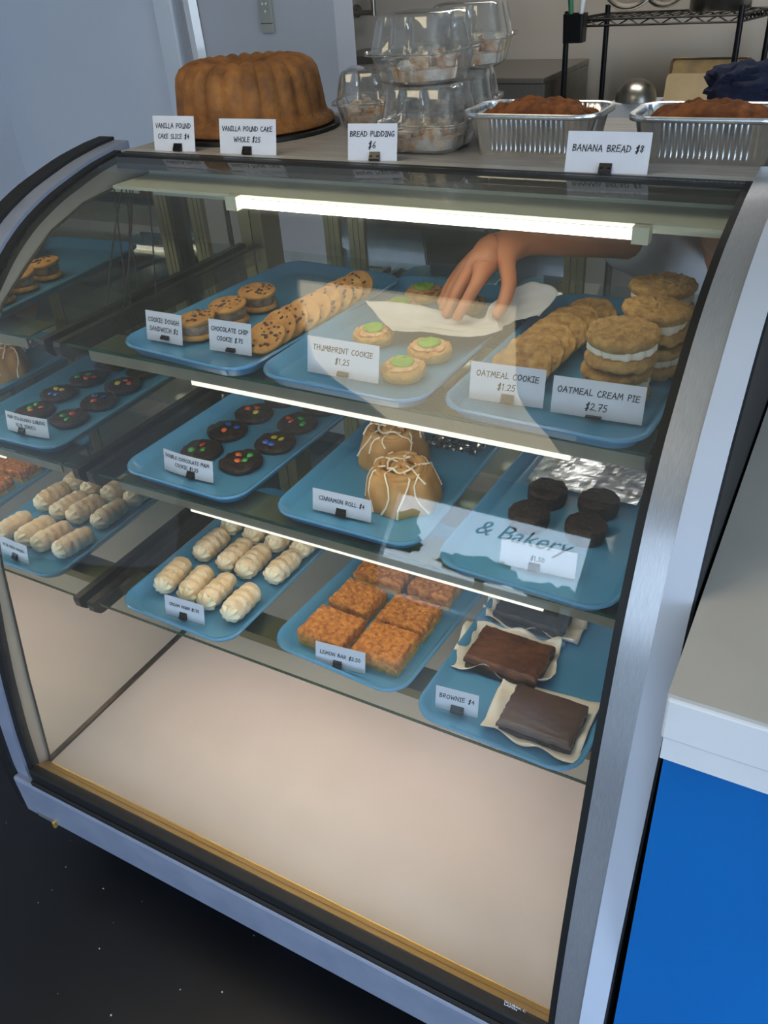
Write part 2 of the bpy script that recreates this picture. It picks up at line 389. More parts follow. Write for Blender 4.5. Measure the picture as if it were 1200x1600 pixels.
# ------------------------------------------------------------------ display case
raw = [(-.034,.012),(-.026,.12),(-.008,.258),(.012,.369),(.055,.58),(.10,.75),(.155,.88),(.205,.95),(.265,1.003),(.305,1.036),(.363,1.07),(.434,1.098),(.543,1.126),(.617,1.137)]
def smooth_profile(P, n=64, win=.05):
    T = [0.]
    for a, b_ in zip(P, P[1:]): T.append(T[-1]+math.dist(a, b_))
    def at(t):
        if t < 0: return tuple(2*P[0][k]-at(-t)[k] for k in (0, 1))
        if t > T[-1]: return tuple(2*P[-1][k]-at(2*T[-1]-t)[k] for k in (0, 1))
        for i in range(len(P)-1):
            if t <= T[i+1]+1e-9:
                s = (t-T[i])/(T[i+1]-T[i]); return tuple(P[i][k]*(1-s)+P[i+1][k]*s for k in (0, 1))
    out = []
    for i in range(n):
        t = T[-1]*i/(n-1); acc = [0, 0]; ws = 0
        for j in range(-10, 11):
            w_ = math.exp(-(j/5)**2); q = at(t+j*win/10); acc[0] += q[0]*w_; acc[1] += q[1]*w_; ws += w_
        out.append((acc[0]/ws, acc[1]/ws))
    return out
PROF = smooth_profile(raw)
NRM = []
for i in range(len(PROF)):
    a, b_ = PROF[max(i-1, 0)], PROF[min(i+1, len(PROF)-1)]
    l_ = math.dist(a, b_); NRM.append((-(b_[1]-a[1])/l_, (b_[0]-a[0])/l_))
def off(d): return [(p[0]+n[0]*d, p[1]+n[1]*d) for p, n in zip(PROF, NRM)]
def sweep(x0, x1, d_out, d_in, low=None, back=None):
    """band that follows the glass curve between two x, from offset d_out (proud) to d_in (behind)"""
    A, B_ = off(d_out), off(-d_in)
    if low is not None: A = [(A[0][0], low)]+A; B_ = [(B_[0][0], low)]+B_
    if back is not None: A = A+[(back, A[-1][1]+.004)]; B_ = B_+[(back, B_[-1][1]+.004)]
    return MB().loft([[(x0, a[0], a[1]), (x1, a[0], a[1]), (x1, c[0], c[1]), (x0, c[0], c[1])] for a, c in zip(A, B_)])
def fill(x0, x1, pts):
    n = len(pts)
    return MB().add([(x0, y, z) for y, z in pts]+[(x1, y, z) for y, z in pts],
                    [tuple(range(n-1, -1, -1)), tuple(range(n, 2*n))]+[((i+1) % n, i, n+i, n+(i+1) % n)[::-1] for i in range(n)])
case = thing('display_case', 'curved glass bakery display case with steel frame, mirrored end and lit shelves', 'display case')
YB = 1.0
gl = sweep(0, W, .003, .003).build('curved_glass', M_GLASS, case, True)
for p in gl.data.polygons: pass
sweep(-.018, 0, .006, .012, -.012).build('glass_gasket', M_BLACK, case)
sweep(W, W+.011, .006, .012, -.012).build('glass_gasket', M_BLACK, case)
b = MB().box(0, W, -.052, -.030, -.014, .026); b.box(0, W, -.058, -.05, -.022, -.004); b.build('glass_gasket', M_BLACK, case, bevel=.004)
sweep(-.056, -.018, .012, .03, -.12, .66).build('side_frame', M_STEELF, case, True)
sweep(W+.011, W+.047, .012, .03, -.12, .66).build('side_frame', M_STEEL, case, True)
sweep(-.095, -.056, .018, .03, -.14, .66).build('rubber_trim', M_BLACK, case)
fr = MB().box(-.056, W+.047, -.062, 0, -.128, -.014).build('front_rail', M_STEELF, case, bevel=.006)
MB().box(-.014, .03, -.0635, -.0615, -.122, -.108).build('rating_label', M_STEEL, fr)
MB().box(.036, .044, -.070, -.060, -.128, -.108).build('latch', M_GOLD, fr, bevel=.002)
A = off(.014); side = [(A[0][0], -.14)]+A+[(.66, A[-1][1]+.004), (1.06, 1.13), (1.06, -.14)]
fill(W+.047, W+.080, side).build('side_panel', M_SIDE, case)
A = off(.008); side = [(A[0][0], FZ)]+A+[(.66, A[-1][1]), (1.06, 1.125), (1.06, FZ)]
fill(W+.080, W+.083, side).build('outer_panel', M_BLACK, case)
A = off(-.006); inner = [(A[0][0], -.0)]+A+[(1.0, 1.105), (1.0, 0)]
fill(-.018, -.004, inner).build('end_liner', M_LINER, case)
fill(W+.001, W+.010, inner).build('end_liner', M_WHITE, case)
mp_ = [(.004,.006),(.03,.228),(.069,.499),(.10,.64),(.145,.79),(.20,.895),(.252,.957),(.321,1.001),(.40,1.045),(.491,1.073),(.618,1.086),(.69,1.088),(.985,1.088),(.985,.006)]
mi = fill(-.003, 0, mp_).build('mirror_panel', M_MIRROR, case)
E_ = MB()
for a, b_ in zip(mp_[:12], mp_[1:12]): E_.tube([(.0008, a[0], a[1]), (.0008, b_[0], b_[1])], .0022, 6)
E_.build('mirror_edge', M_BRONZE, mi)
MB().box(0, W, 0, YB, -.02, 0).build('deck', M_DECK, case)
b = MB().box(0, .006, .0, YB, .0, .006).build('deck_seam', M_BRONZE, case)
b = fill(0, W, [(-.032, -.02), (-.032, .022), (-.030, .0235), (-.026, .0205), (-.0255, .019), (-.015, .0105), (-.0145, .012), (-.010, .009), (-.0095, .0065), (-.002, .0018), (0, .0015), (0, -.02)])
b.build('gold_trim', M_GOLD, case)
MB().box(-.04, W+.05, .05, 1.02, FZ, -.02).build('kick_base', M_KICK, case)
MB().box(-.018, W+.047, .66, 1.10, 1.112, 1.137).build('top_board', M_TOPB, case)
MB().box(-.056, W+.047, .628, .662, 1.112, 1.1385).build('top_rail', M_TOPRAIL, case, bevel=.003)
MB().box(0, W, .598, .630, 1.114, 1.1395).build('top_gasket', M_BLACK, case)
# rear: jambs, tracks and two half-mirrored sliding doors standing overlapped in the middle
for (x0, x1) in ((0.001, .035), (W-.035, W-.001)):
    j = MB().box(x0, x1, .985, 1.06, .0, 1.112).build('door_jamb', M_GOLDD, case, bevel=.002)
b = MB().box(.035, W-.035, .985, 1.06, 1.075, 1.112); b.box(.035, W-.035, 1.018, 1.024, 1.06, 1.075); b.build('door_track', M_GOLDD, case)
b = MB().box(.035, W-.035, .985, 1.06, .0, .025); b.box(.035, W-.035, 1.018, 1.024, .025, .04); b.build('door_track', M_GOLDD, case)
def back_door(x0, x1, y):
    g = MB().box(x0+.02, x1-.02, y-.003, y+.003, .05, 1.055).build('back_door', M_DOORG, case)
    for (p, q, r_, s_) in ((x0, x0+.042, .042, 1.06), (x1-.042, x1, .042, 1.06), (x0+.042, x1-.042, .042, .07), (x0+.042, x1-.042, 1.035, 1.06)):
        B = MB().box(p, q, y-.008, y+.008, r_, s_)
        if s_-r_ > .5:
            B.box(p+.010, p+.014, y-.010, y-.008, r_, s_); B.box(p+.024, p+.028, y-.010, y-.008, r_, s_)
        B.build('door_frame', M_GOLDD, g)
back_door(.185, .60, 1.036); back_door(.272, .832, 1.006)
# top lamp under the board
lf = MB().box(.02, W-.01, .555, .66, 1.086, 1.092); lf.box(.02, W-.01, .66, .664, 1.05, 1.11)
lf = lf.build('lamp_hood', M_HOODW, case)
MB().tube([(.33, .548, 1.079), (1.03, .548, 1.079)], .0075, 14).build('lamp_tube', M_TUBE, lf, True)
for x in (.318, 1.042): MB().box(x-.012, x+.012, .538, .558, 1.068, 1.092).build('lamp_socket', M_HOODW, lf)
# cables by the mirror
b = MB()
for k, (x0, y0, x1, y1) in enumerate(((.012, .62, .02, .50), (.02, .64, .03, .60), (.015, .60, .014, .54))):
    b.tube([(x0+(x1-x0)*t+.008*math.sin(3*t+k), y0+(y1-y0)*t, 1.09-.235*t) for t in [i/10 for i in range(11)]], .0016, 6)
b.build('lamp_cable', M_BLACK, case, True)
# glass shelves with brackets and lamp channels
SHELVES = [(.220, .299), (.318, .5745), (.332, .8571)]
for k, (yf, zs) in enumerate(SHELVES):
    sh = MB().box(.034, W-.008, yf, .955, zs-.006, zs).build('glass_shelf', M_SHELFG, case)
    MB().box(.034, W-.008, yf-.0012, yf+.0004, zs-.006, zs).build('glass_edge', M_GEDGE, sh)
    for sx_ in (0, 1):
        x0 = .012 if not sx_ else W-.030
        pts = [(yf-.012, zs-.006), (yf-.010, zs-.022), (yf+.002, zs-.035), (yf+.012, zs-.038), (.97, zs-.038), (.97, zs+.003), (yf-.010, zs+.003)]
        fill(x0, x0+.018, pts).build('shelf_bracket', M_BRKT, sh, bevel=.001)
    c0 = yf+(.070 if k == 0 else .006); c1 = c0+(.062 if k == 0 else .079)
    xh = .04 if k == 0 else .085
    B = MB().box(xh, W-.035, c0, c1, zs-.011, zs-.008); B.box(xh, W-.035, c0, c0+.003, zs-.031, zs-.011); B.box(xh, W-.035, c1-.003, c1, zs-.030, zs-.011)
    ch = B.build('lamp_channel', M_GOLDD if k == 0 else M_HOOD, sh)
    MB().tube([(.07 if k == 0 else .16, (c0+c1)/2, zs-.022), (1.06, (c0+c1)/2, zs-.022)], .008, 12).build('lamp_tube', M_TUBED if k == 0 else M_TUBES, ch, True)
    if k: MB().box((.27, .33)[k-1], (1.0, 1.022)[k-1], yf+.005, yf+.009, zs-(.036, .039)[k-1], zs-.031).build('lamp_lens', M_STRIP, ch)
# maker's stamp etched on the glass
me = font_mesh('DLUBAK C\nLAMIN\nAN', .0075, 0, .0002, 'LEFT'); me.materials.clear(); me.materials.append(M_WHITE)
put('glass_stamp', me, gl, (1.087, -.0375, .034), (math.radians(85), 0, 0))

rnd = random.Random(11); B = MB()
for _ in range(150):
    x, y, r = rnd.uniform(-.75, 1.0), rnd.uniform(-.9, .02), rnd.choice((.0008, .001, .0014, .002)); a0 = rnd.uniform(0, 6)
    P = [(x+r*rnd.uniform(.6, 1.5)*math.cos(a0+k*1.26), y+r*rnd.uniform(.6, 1.2)*math.sin(a0+k*1.26), FZ+.0002) for k in range(5)]
    B.loft([P, [(p[0], p[1], FZ+.0006) for p in P]])
o = B.build('paint_specks', M_WHITE); tag(o, 'tiny pale paint specks scattered on the black floor', 'specks', kind='stuff')
# ------------------------------------------------------------------ side counter
t = thing('service_counter', 'white topped counter with bright blue front panel beside the case', 'counter', (1.247, -.04, FZ))
MB().box(0, 2.2, 0, 1.0, 1.098, 1.108).build('counter_top', M_COUNTER, t)
MB().box(0, 2.2, -.003, .02, 1.046, 1.103).build('top_edge', M_WHITE, t, bevel=.003)
MB().box(.003, 2.2, .001, .02, 1.012, 1.046).build('apron', M_WHITE, t)
MB().box(.006, 2.2, .012, .03, 0, 1.012).build('front_panel', M_BLUE, t)
MB().box(.006, 2.2, .03, 1.0, 0, 1.098).build('body', M_KICK, t)

# ------------------------------------------------------------------ handwriting: a stroke alphabet
GL = {
'A': (.72, [[(0,0),(.36,1),(.7,0)],[(.1,.36),(.62,.4)]]), 'B': (.6, [[(.06,0),(.04,1),(.42,.96),(.5,.76),(.06,.54),(.54,.42),(.56,.14),(.06,0)]]),
'C': (.66, [[(.6,.88),(.36,1),(.1,.78),(.02,.4),(.18,.06),(.42,0),(.66,.14)]]), 'D': (.7, [[(.04,0),(.06,1)],[(-.04,.98),(.44,.9),(.68,.54),(.5,.14),(0,0)]]),
'E': (.58, [[(.56,1),(.06,.98),(.04,.02),(.58,.04)],[(.05,.52),(.5,.55)]]), 'G': (.72, [[(.62,.88),(.36,1),(.08,.74),(.02,.36),(.22,.02),(.6,.1),(.64,.42),(.38,.42)]]),
'H': (.66, [[(.04,0),(.06,1)],[(.62,0),(.62,1)],[(.05,.5),(.62,.54)]]), 'I': (.34, [[(.17,0),(.17,1)],[(.0,1),(.34,1)],[(0,0),(.34,0)]]),
'K': (.62, [[(.05,0),(.05,1)],[(.6,.98),(.06,.46),(.62,0)]]), 'L': (.54, [[(.05,1),(.05,0),(.54,.04)]]),
'M': (.86, [[(0,0),(.14,1),(.42,.34),(.7,1),(.84,0)]]), 'N': (.7, [[(.03,0),(.06,1),(.62,.02),(.66,1)]]),
'O': (.74, [[(.36,1),(.08,.78),(.02,.4),(.24,.02),(.56,.1),(.72,.5),(.58,.9),(.36,1)]]), 'P': (.58, [[(.06,0),(.05,1),(.44,.96),(.56,.74),(.4,.52),(.06,.46)]]),
'R': (.62, [[(.06,0),(.05,1),(.42,.96),(.54,.76),(.4,.54),(.06,.48),(.62,0)]]), 'S': (.56, [[(.54,.9),(.3,1),(.06,.8),(.2,.56),(.46,.42),(.5,.14),(.24,0),(0,.12)]]),
'T': (.66, [[(0,.98),(.66,1)],[(.33,.98),(.32,0)]]), 'U': (.66, [[(.03,1),(.05,.3),(.24,.02),(.46,.06),(.6,.36),(.63,1)],[(.62,.4),(.66,0)]]),
'V': (.64, [[(0,1),(.32,0),(.66,1)]]), 'W': (.92, [[(0,1),(.22,0),(.46,.74),(.7,0),(.92,1)]]), '&': (.7, [[(.68,0),(.16,.76),(.26,1),(.46,.84),(.06,.3),(.2,0),(.46,.08),(.66,.4)]]),
'$': (.56, [[(.5,.82),(.26,.9),(.06,.72),(.46,.36),(.4,.12),(0,.16)],[(.34,1.12),(.16,-.14)],[(.46,1.12),(.28,-.14)]]), '.': (.14, [[(.04,0),(.1,.05)]]),
'1': (.36, [[(.04,.8),(.2,1),(.18,0)]]), '2': (.56, [[(.04,.8),(.24,1),(.48,.84),(.4,.5),(.02,.02),(.58,.04)]]), '4': (.58, [[(.4,1),(.02,.4),(.58,.42)],[(.42,.72),(.4,0)]]),
'5': (.56, [[(.52,1),(.12,.98),(.08,.58),(.4,.58),(.5,.26),(.28,0),(.02,.1)]]), '6': (.54, [[(.46,1),(.14,.62),(.04,.24),(.26,0),(.5,.2),(.4,.46),(.08,.34)]]),
'7': (.54, [[(.02,.98),(.54,1),(.2,0)],[(.14,.48),(.46,.5)]]), '8': (.54, [[(.44,.9),(.2,1),(.1,.78),(.46,.3),(.28,0),(.06,.2),(.46,.74),(.44,.9)]]), '0': (.56, [[(.28,1),(.04,.6),(.12,.06),(.4,.04),(.54,.5),(.28,1)]]), ' ': (.42, [])}
def writing(lines, wmax, caps, ys, pen, bow, skew):
    """ribbons in the card's x/z plane, a hair in front of it"""
    B = MB()
    for (txt, fit), yc in zip(lines, ys):
        wid = sum(GL[c][0]+.2 for c in txt)-.2
        sxx = wmax*fit/wid; h = min(caps, sxx*1.02)
        x = -wmax*fit/2
        for k, c in enumerate(txt):
            w_, st = GL[c]; dz = .05*h*math.sin(k*2.3)
            for s in st:
                P = [(x+p[0]*sxx+.10*h*(p[1]-.5), yc+dz+(p[1]-.5)*h) for p in s]
                for a, b_ in zip(P, P[1:]):
                    d = math.dist(a, b_) or 1; ux, uz = (b_[0]-a[0])/d, (b_[1]-a[1])/d; e = pen*.5
                    q = [(a[0]-ux*e-uz*e, a[1]-uz*e+ux*e), (a[0]-ux*e+uz*e, a[1]-uz*e-ux*e), (b_[0]+ux*e+uz*e, b_[1]+uz*e-ux*e), (b_[0]+ux*e-uz*e, b_[1]+uz*e+ux*e)]
                    B.add([(u, -.0009+bow*u*u, v) for u, v in q], [(0, 1, 2, 3)])
            x += (w_+.2)*sxx
    return B
def price_sign(lines, x, y, z, w, h, ang, label, group, lean=12, clip=(.019, .014), bow=0., cdx=0., ys=None, caps=.0125, clip_z=0.):
    t = thing('price_sign', label, 'sign', (x, y, z), (math.radians(-lean), 0, math.radians(ang)), group)
    n = 8; loops = []
    for i in range(n+1):
        u = -w/2+w*i/n; yy = bow*u*u
        loops.append([(u, yy-.0005, 0), (u, yy-.0005, h), (u, yy+.0005, h), (u, yy+.0005, 0)])
    MB().loft(loops).build('card', M_PAPER, t)
    if ys is None: ys = [h*.72, h*.42] if len(lines) > 1 else [h*.60]
    writing(lines, w*.9, caps, ys, .0013, bow, 0).build('lettering', M_INK, t)
    cw, chh = clip
    B = fill(-cw/2, cw/2, [(-.006, 0), (-.0062, .003), (-.0016, chh), (.0016, chh), (.0062, .003), (.006, 0)])
    for sx_ in (-.32, .32): B.tube([(sx_*cw-.002, -.0045, chh*.55), (sx_*cw+.002, -.0045, chh*.55)], .0016, 6)
    B.build('binder_clip', M_CLIP, t, loc=(cdx, 0, clip_z))
    return t
G1, G2 = 'price signs on the case top', 'price signs on the trays'
ZT = 1.1385
price_sign([('VANILLA POUND', .95), ('CAKE SLICE $4', .84)], .106, .652, ZT, .098, .062, 3, 'white card reading vanilla pound cake slice four dollars', G1, cdx=.01, bow=.6)
price_sign([('VANILLA POUND CAKE', .98), ('WHOLE $25', .52)], .283, .652, ZT, .124, .060, 3, 'white card reading vanilla pound cake whole in front of the bundt', G1, cdx=.0, bow=.3)
price_sign([('BREAD PUDDING', 1.0), ('$6', .16)], .550, .650, ZT, .090, .058, 8, 'white card reading bread pudding before the clear clamshells', G1, cdx=.005)
price_sign([('BANANA BREAD $8', .94)], .957, .640, ZT, .124, .057, 2, 'white card reading banana bread between the two foil pans', G1, cdx=.0)
S1, S2, S3 = .306, .5815, .8641          # tray floors rest about here
price_sign([('COOKIE DOUGH', .94), ('SANDWICH $2', .88)], .240, .384, S3+.003, .086, .054, -1, 'white card reading cookie dough sandwich at the left of the tray', G2, cdx=.003, clip=(.018, .007), clip_z=.006)
price_sign([('CHOCOLATE CHIP', .96), ('COOKIE $.75', .68)], .388, .388, S3+.003, .090, .055, 2, 'white card reading chocolate chip cookie before the cookie row', G2, cdx=.002, clip=(.018, .007), clip_z=.002)
price_sign([('THUMBPRINT COOKIE', .92), ('$1.25', .22)], .628, .371, S3+.003, .134, .060, 0, 'wide white card reading thumbprint cookie', G2, cdx=.002, clip=(.020, .008), clip_z=.002)
price_sign([('OATMEAL COOKIE', .92), ('$1.25', .26)], .906, .381, S3+.003, .114, .057, 4, 'white card reading oatmeal cookie at the left of its tray', G2, cdx=.003, ys=[.041, .024])
price_sign([('OATMEAL CREAM PIE', .98), ('$2.75', .26)], 1.041, .383, S3+.003, .130, .054, 3, 'white card reading oatmeal cream pie', G2, cdx=-.002, clip=(.022, .004), ys=[.036, .016])
price_sign([('DOUBLE CHOCOLATE M&M', .98), ('COOKIE $1.25', .52)], .233, .369, S2+.003, .130, .045, -2, 'bowed white card reading double chocolate cookie', G2, cdx=.012, bow=1.2, ys=[.034, .019], caps=.0105)
price_sign([('CINNAMON ROLL $4', .86)], .595, .373, S2+.003, .122, .043, 2, 'white card reading cinnamon roll', G2, cdx=.0, clip=(.02, .014), ys=[.027])
price_sign([('$1.50', .2)], .973, .362, S2+.003, .125, .046, 4, 'white card half lost under the window reflection', G2, cdx=-.004, ys=[.022])
price_sign([('CREAM HORN $1.75', .84)], .258, .250, S1+.003, .100, .046, 3, 'small white card reading cream horn', G2, cdx=-.003, clip=(.018, .015), ys=[.028])
price_sign([('LEMON BAR $2.50', .90)], .627, .266, S1+.003, .104, .046, 6, 'small white card reading lemon bar', G2, cdx=-.005, clip=(.018, .014), ys=[.026])
price_sign([('BROWNIE $4', .90)], .873, .258, S1+.003, .079, .046, 6, 'small white card reading brownie', G2, cdx=.002, clip=(.024, .014), ys=[.029])

# ------------------------------------------------------------------ trays
def tray_mesh(w, d):
    return MB().loft([rr(w-.05, d-.05, .03, 0), rr(w-.028, d-.028, .042, .003), rr(w-.012, d-.012, .048, .017), rr(w-.002, d-.002, .050, .019),
                      rr(w, d, .052, .022), rr(w-.004, d-.004, .050, .0245), rr(w-.014, d-.014, .047, .0235), rr(w-.034, d-.034, .040, .006), rr(w-.052, d-.052, .032, .0032)]).mesh('tray', M_TRAY, True)
TM = tray_mesh(.308, .515)
for (cx, yf, zs, a, lab) in (
    (.324, .313, .8571, -5, 'blue tray of cookie dough sandwiches and chocolate chip cookies'),
    (.645, .306, .8571, -1, 'blue tray of thumbprint cookies under the reaching hand'),
    (.973, .308, .8571, -2, 'blue tray of oatmeal cookies and cream pies'),
    (.243, .316, .5745, -2, 'blue tray of dark cookies with coloured candies'),
    (.622, .318, .5745, 0, 'blue tray of iced cinnamon rolls'),
    (.962, .296, .5745, -2, 'blue tray of dark chocolate cakes at the right of the middle shelf'),
    (.246, .214, .299, -1.5, 'blue tray of cream horns'),
    (.617, .243, .299, -4, 'blue tray of crumb topped lemon bars'),
    (.955, .206, .299, -2, 'blue tray of brownies on paper')):
    a_ = math.radians(a)
    o = put('serving_tray', TM, None, (cx-math.sin(a_)*.2575, yf+math.cos(a_)*.2575, zs+.0005), (0, 0, a_))
    tag(o, lab, 'tray', 'blue serving trays')

# ------------------------------------------------------------------ cookies and bakes
def disc(r, h, seed, amp=.12, freq=2.2, bump=.1, bfreq=9, rings=9, segs=30, crown=.35, m=None, name='cookie', flat=.0):
    B = MB(); loops = []
    for i in range(rings+1):
        q = i/rings; L = []
        for k in range(segs):
            t = 2*math.pi*k/segs; e = 1+amp*vn(math.cos(t)*freq*.5, math.sin(t)*freq*.5, 0, seed)
            rad = r*e*(1-q*q*.0)*math.sin(math.pi/2*(1-q)**.8)
            x, y = rad*math.cos(t), rad*math.sin(t)
            z = h*(1-crown)+h*crown*(1-(1-q)**2.2) if i else h*.42
            if i: z += h*bump*vn(x/r*bfreq*.5, y/r*bfreq*.5, 0, seed+2)+h*bump*.6*vn(x/r*bfreq, y/r*bfreq, 1, seed+5)
            L.append((x, y, z))
        loops.append(L)
    base = [[(p[0]*.9, p[1]*.9, 0) for p in loops[0]]]
    return B.loft(base+loops).mesh(name, m, True)
def chips(r, h, seed, n, m, size=.0042):
    rnd = random.Random(seed); B = MB()
    for _ in range(n):
        a, q = rnd.uniform(0, 6.28), r*math.sqrt(rnd.uniform(0, .72)); x, y = q*math.cos(a), q*math.sin(a); s = size*rnd.uniform(.6, 1.2)
        z = h*(.97-.3*(q/r)**3); ro = rnd.uniform(0, 3)
        P = [(x+s*math.cos(ro+k*1.05)*rnd.uniform(.7, 1.1), y+s*.7*math.sin(ro+k*1.05), z) for k in range(6)]
        B.loft([P, [(x+(p[0]-x)*.6, y+(p[1]-y)*.6, z+s*.5) for p in P]])
    return B.mesh('chocolate_chips', m)
# chocolate chip cookies: a shingled row leaning back
CC = [disc(.037, .011, s, .06, 2, .12, 7, m=M_CHIPC) for s in (1, 2, 3)]
CH = [chips(.036, .0105, s, 24, M_CHOC, .0050) for s in (1, 2, 3)]
yy0 = .425
for i in range(9):
    y = .430+.0335*i; x = .440+.0035*i
    th = 30 if i == 0 else 40
    t = thing('chocolate_chip_cookie', 'chocolate chip cookie, %s from the front of the leaning row' % ((ORD+['ninth'])[i]), 'cookie', (x, y, S3+.003+.0375*math.sin(math.radians(th))*.88), (math.radians(th), 0, i*.0), 'chocolate chip cookies in a leaning row')
    put('biscuit', CC[i % 3], t, rot=(0, 0, i*1.3)); o = put('chocolate_chips', CH[i % 3], t, rot=(0, 0, i*1.3)); o['kind'] = 'stuff'
# cookie dough sandwiches
fillm = disc(.033, .018, 9, .12, 4, .1, 9, m=M_DOUGHF, crown=.1)
for i, (x, y) in enumerate(((.275, .437), (.290, .515), (.300, .597))):
    t = thing('cookie_sandwich', ['cookie dough sandwich half hidden behind its card', 'cookie dough sandwich in the middle of three', 'cookie dough sandwich furthest back in the tray'][i], 'cookie', (x, y, S3+.0005), (0, 0, i*.8), 'cookie dough sandwiches')
    put('cookie_bottom', CC[i], t, rot=(math.pi, 0, 0), loc=(0, 0, .011))
    put('dough_filling', fillm, t, loc=(0, 0, .011))
    c = put('cookie_top', CC[(i+1) % 3], t, loc=(0, 0, .028), rot=(math.radians(3), math.radians(-4), 0))
    o = put('chocolate_chips', CH[i], c); o['kind'] = 'stuff'
# thumbprint cookies
TH = [disc(.038, .020, s, .1, 3, .3, 9, m=mat('thumbprint_dough', '#d8ab63', '#c08a45', .8, 0, 60, .9, bscale=120), crown=.3) for s in (21, 22)]
IC = disc(.019, .008, 31, .2, 4, .3, 8, m=mat('green_icing', '#8cb83a', '#79a82c', .4, 0, 40, .2), crown=.6)
IR = disc(.028, .005, 33, .35, 6, .3, 8, m=mat('pink_sprinkle_icing', '#c9774a', '#e3c08a', .6, 0, 90, .5), crown=.5)
for i, (x, y) in enumerate(((.715, .418), (.722, .502), (.600, .528), (.585, .66), (.59, .75), (.69, .72))):
    t = thing('thumbprint_cookie', ['green centred thumbprint cookie nearest its card', 'green centred thumbprint cookie just below the tissue edge', 'thumbprint cookie peeping out behind the thumbprint card', 'thumbprint cookie behind the tissue, left side', 'thumbprint cookie at the far left end of its tray', 'thumbprint cookie at the far end beyond the hand'][i], 'cookie', (x, y, S3+.0005), (0, 0, i*1.1), 'thumbprint cookies')
    put('biscuit', TH[i % 2], t); put('speckled_icing', IR, t, loc=(0, 0, .018)); put('green_icing', IC, t, loc=(0, 0, .021))
# oatmeal cookies
OC = [disc(.048, .0125, s, .07, 3, .34, 14, rings=14, segs=44, m=M_OAT) for s in (41, 42, 43)]
for i, (x, y) in enumerate(((.900, .462), (.903, .510), (.907, .555), (.912, .602), (.922, .646), (.936, .688))):
    th = 25
    o = put('oatmeal_cookie', OC[i % 3], None, (x, y, S3+.0045+.048*math.sin(math.radians(th))*.86), (math.radians(th), 0, i*2.1))
    tag(o, 'plain oatmeal cookie, %s from the front of the overlapping row' % ORD[i], 'cookie', 'oatmeal cookies in an overlapping row')
PM = [disc(.0515, .019, s, .07, 3, .28, 12, rings=12, segs=40, m=M_OAT) for s in (51, 52, 53)]
PC = disc(.0455, .016, 61, .22, 9, .05, 9, segs=60, m=M_CREAM, crown=.1)
PL = ['oatmeal cream pie at the bottom of the front stack', 'oatmeal cream pie with ragged white cream on the front stack', 'oatmeal cream pie at the bottom of the middle stack', 'oatmeal cream pie on top of the middle stack', 'oatmeal cream pie at the bottom of the far stack', 'oatmeal cream pie on top of the far stack']
for i, (x, y, k) in enumerate(((1.044, .470, 0), (1.048, .470, 1), (1.070, .578, 0), (1.070, .578, 1), (1.052, .684, 0), (1.055, .684, 1))):
    t = thing('oatmeal_cream_pie', PL[i], 'cream pie', (x, y, S3+.001+.054*k), (0, 0, i*.9), 'oatmeal cream pies in three stacks')
    put('cookie_bottom', PM[i % 3], t, (0, 0, .0185), (math.pi, 0, 0)); put('cream_filling', PC, t, (0, 0, .018)); put('cookie_top', PM[(i+1) % 3], t, (0, 0, .033), (math.radians(2), math.radians(-2), 0))
# double chocolate cookies with candies
DC = [disc(.045, .016, s, .1, 3, .22, 8, m=M_DARK) for s in (71, 72, 73)]
candy = MB().lathe([(.0018, -.0036), (.0056, -.0026), (.0075, 0), (.0056, .0026), (.0018, .0036)], 14)
candym = [candy.mesh('candy', m, True) for m in CANDY]
rnd = random.Random(4)
DL = ['left cookie of the front pair', 'right cookie of the front pair', 'left cookie of the second pair', 'right cookie of the second pair', 'left cookie of the third pair', 'right cookie of the third pair', 'cookie at the far end, left', 'cookie at the far end, right']
for i, (x, y) in enumerate(((.196, .463), (.305, .457), (.194, .555), (.325, .550), (.200, .645), (.320, .642), (.215, .737), (.325, .735))):
    t = thing('candy_cookie', 'dark chocolate cookie with coloured candies, '+DL[i], 'cookie', (x, y, S2-.003), (0, 0, rnd.uniform(0, 6)), 'dark candy cookies')
    put('biscuit', DC[i % 3], t)
    base = rnd.uniform(0, 6.28)
    for k in range(4 if i % 2 else 3):
        a = base+k*1.75+rnd.uniform(-.3, .3); q = rnd.uniform(.008, .024)
        put('candy', candym[(i*3+k*2+(k*k)) % 5], t, (q*math.cos(a), q*math.sin(a), .0165), (rnd.uniform(-.4, .4), rnd.uniform(-.4, .4), 0))
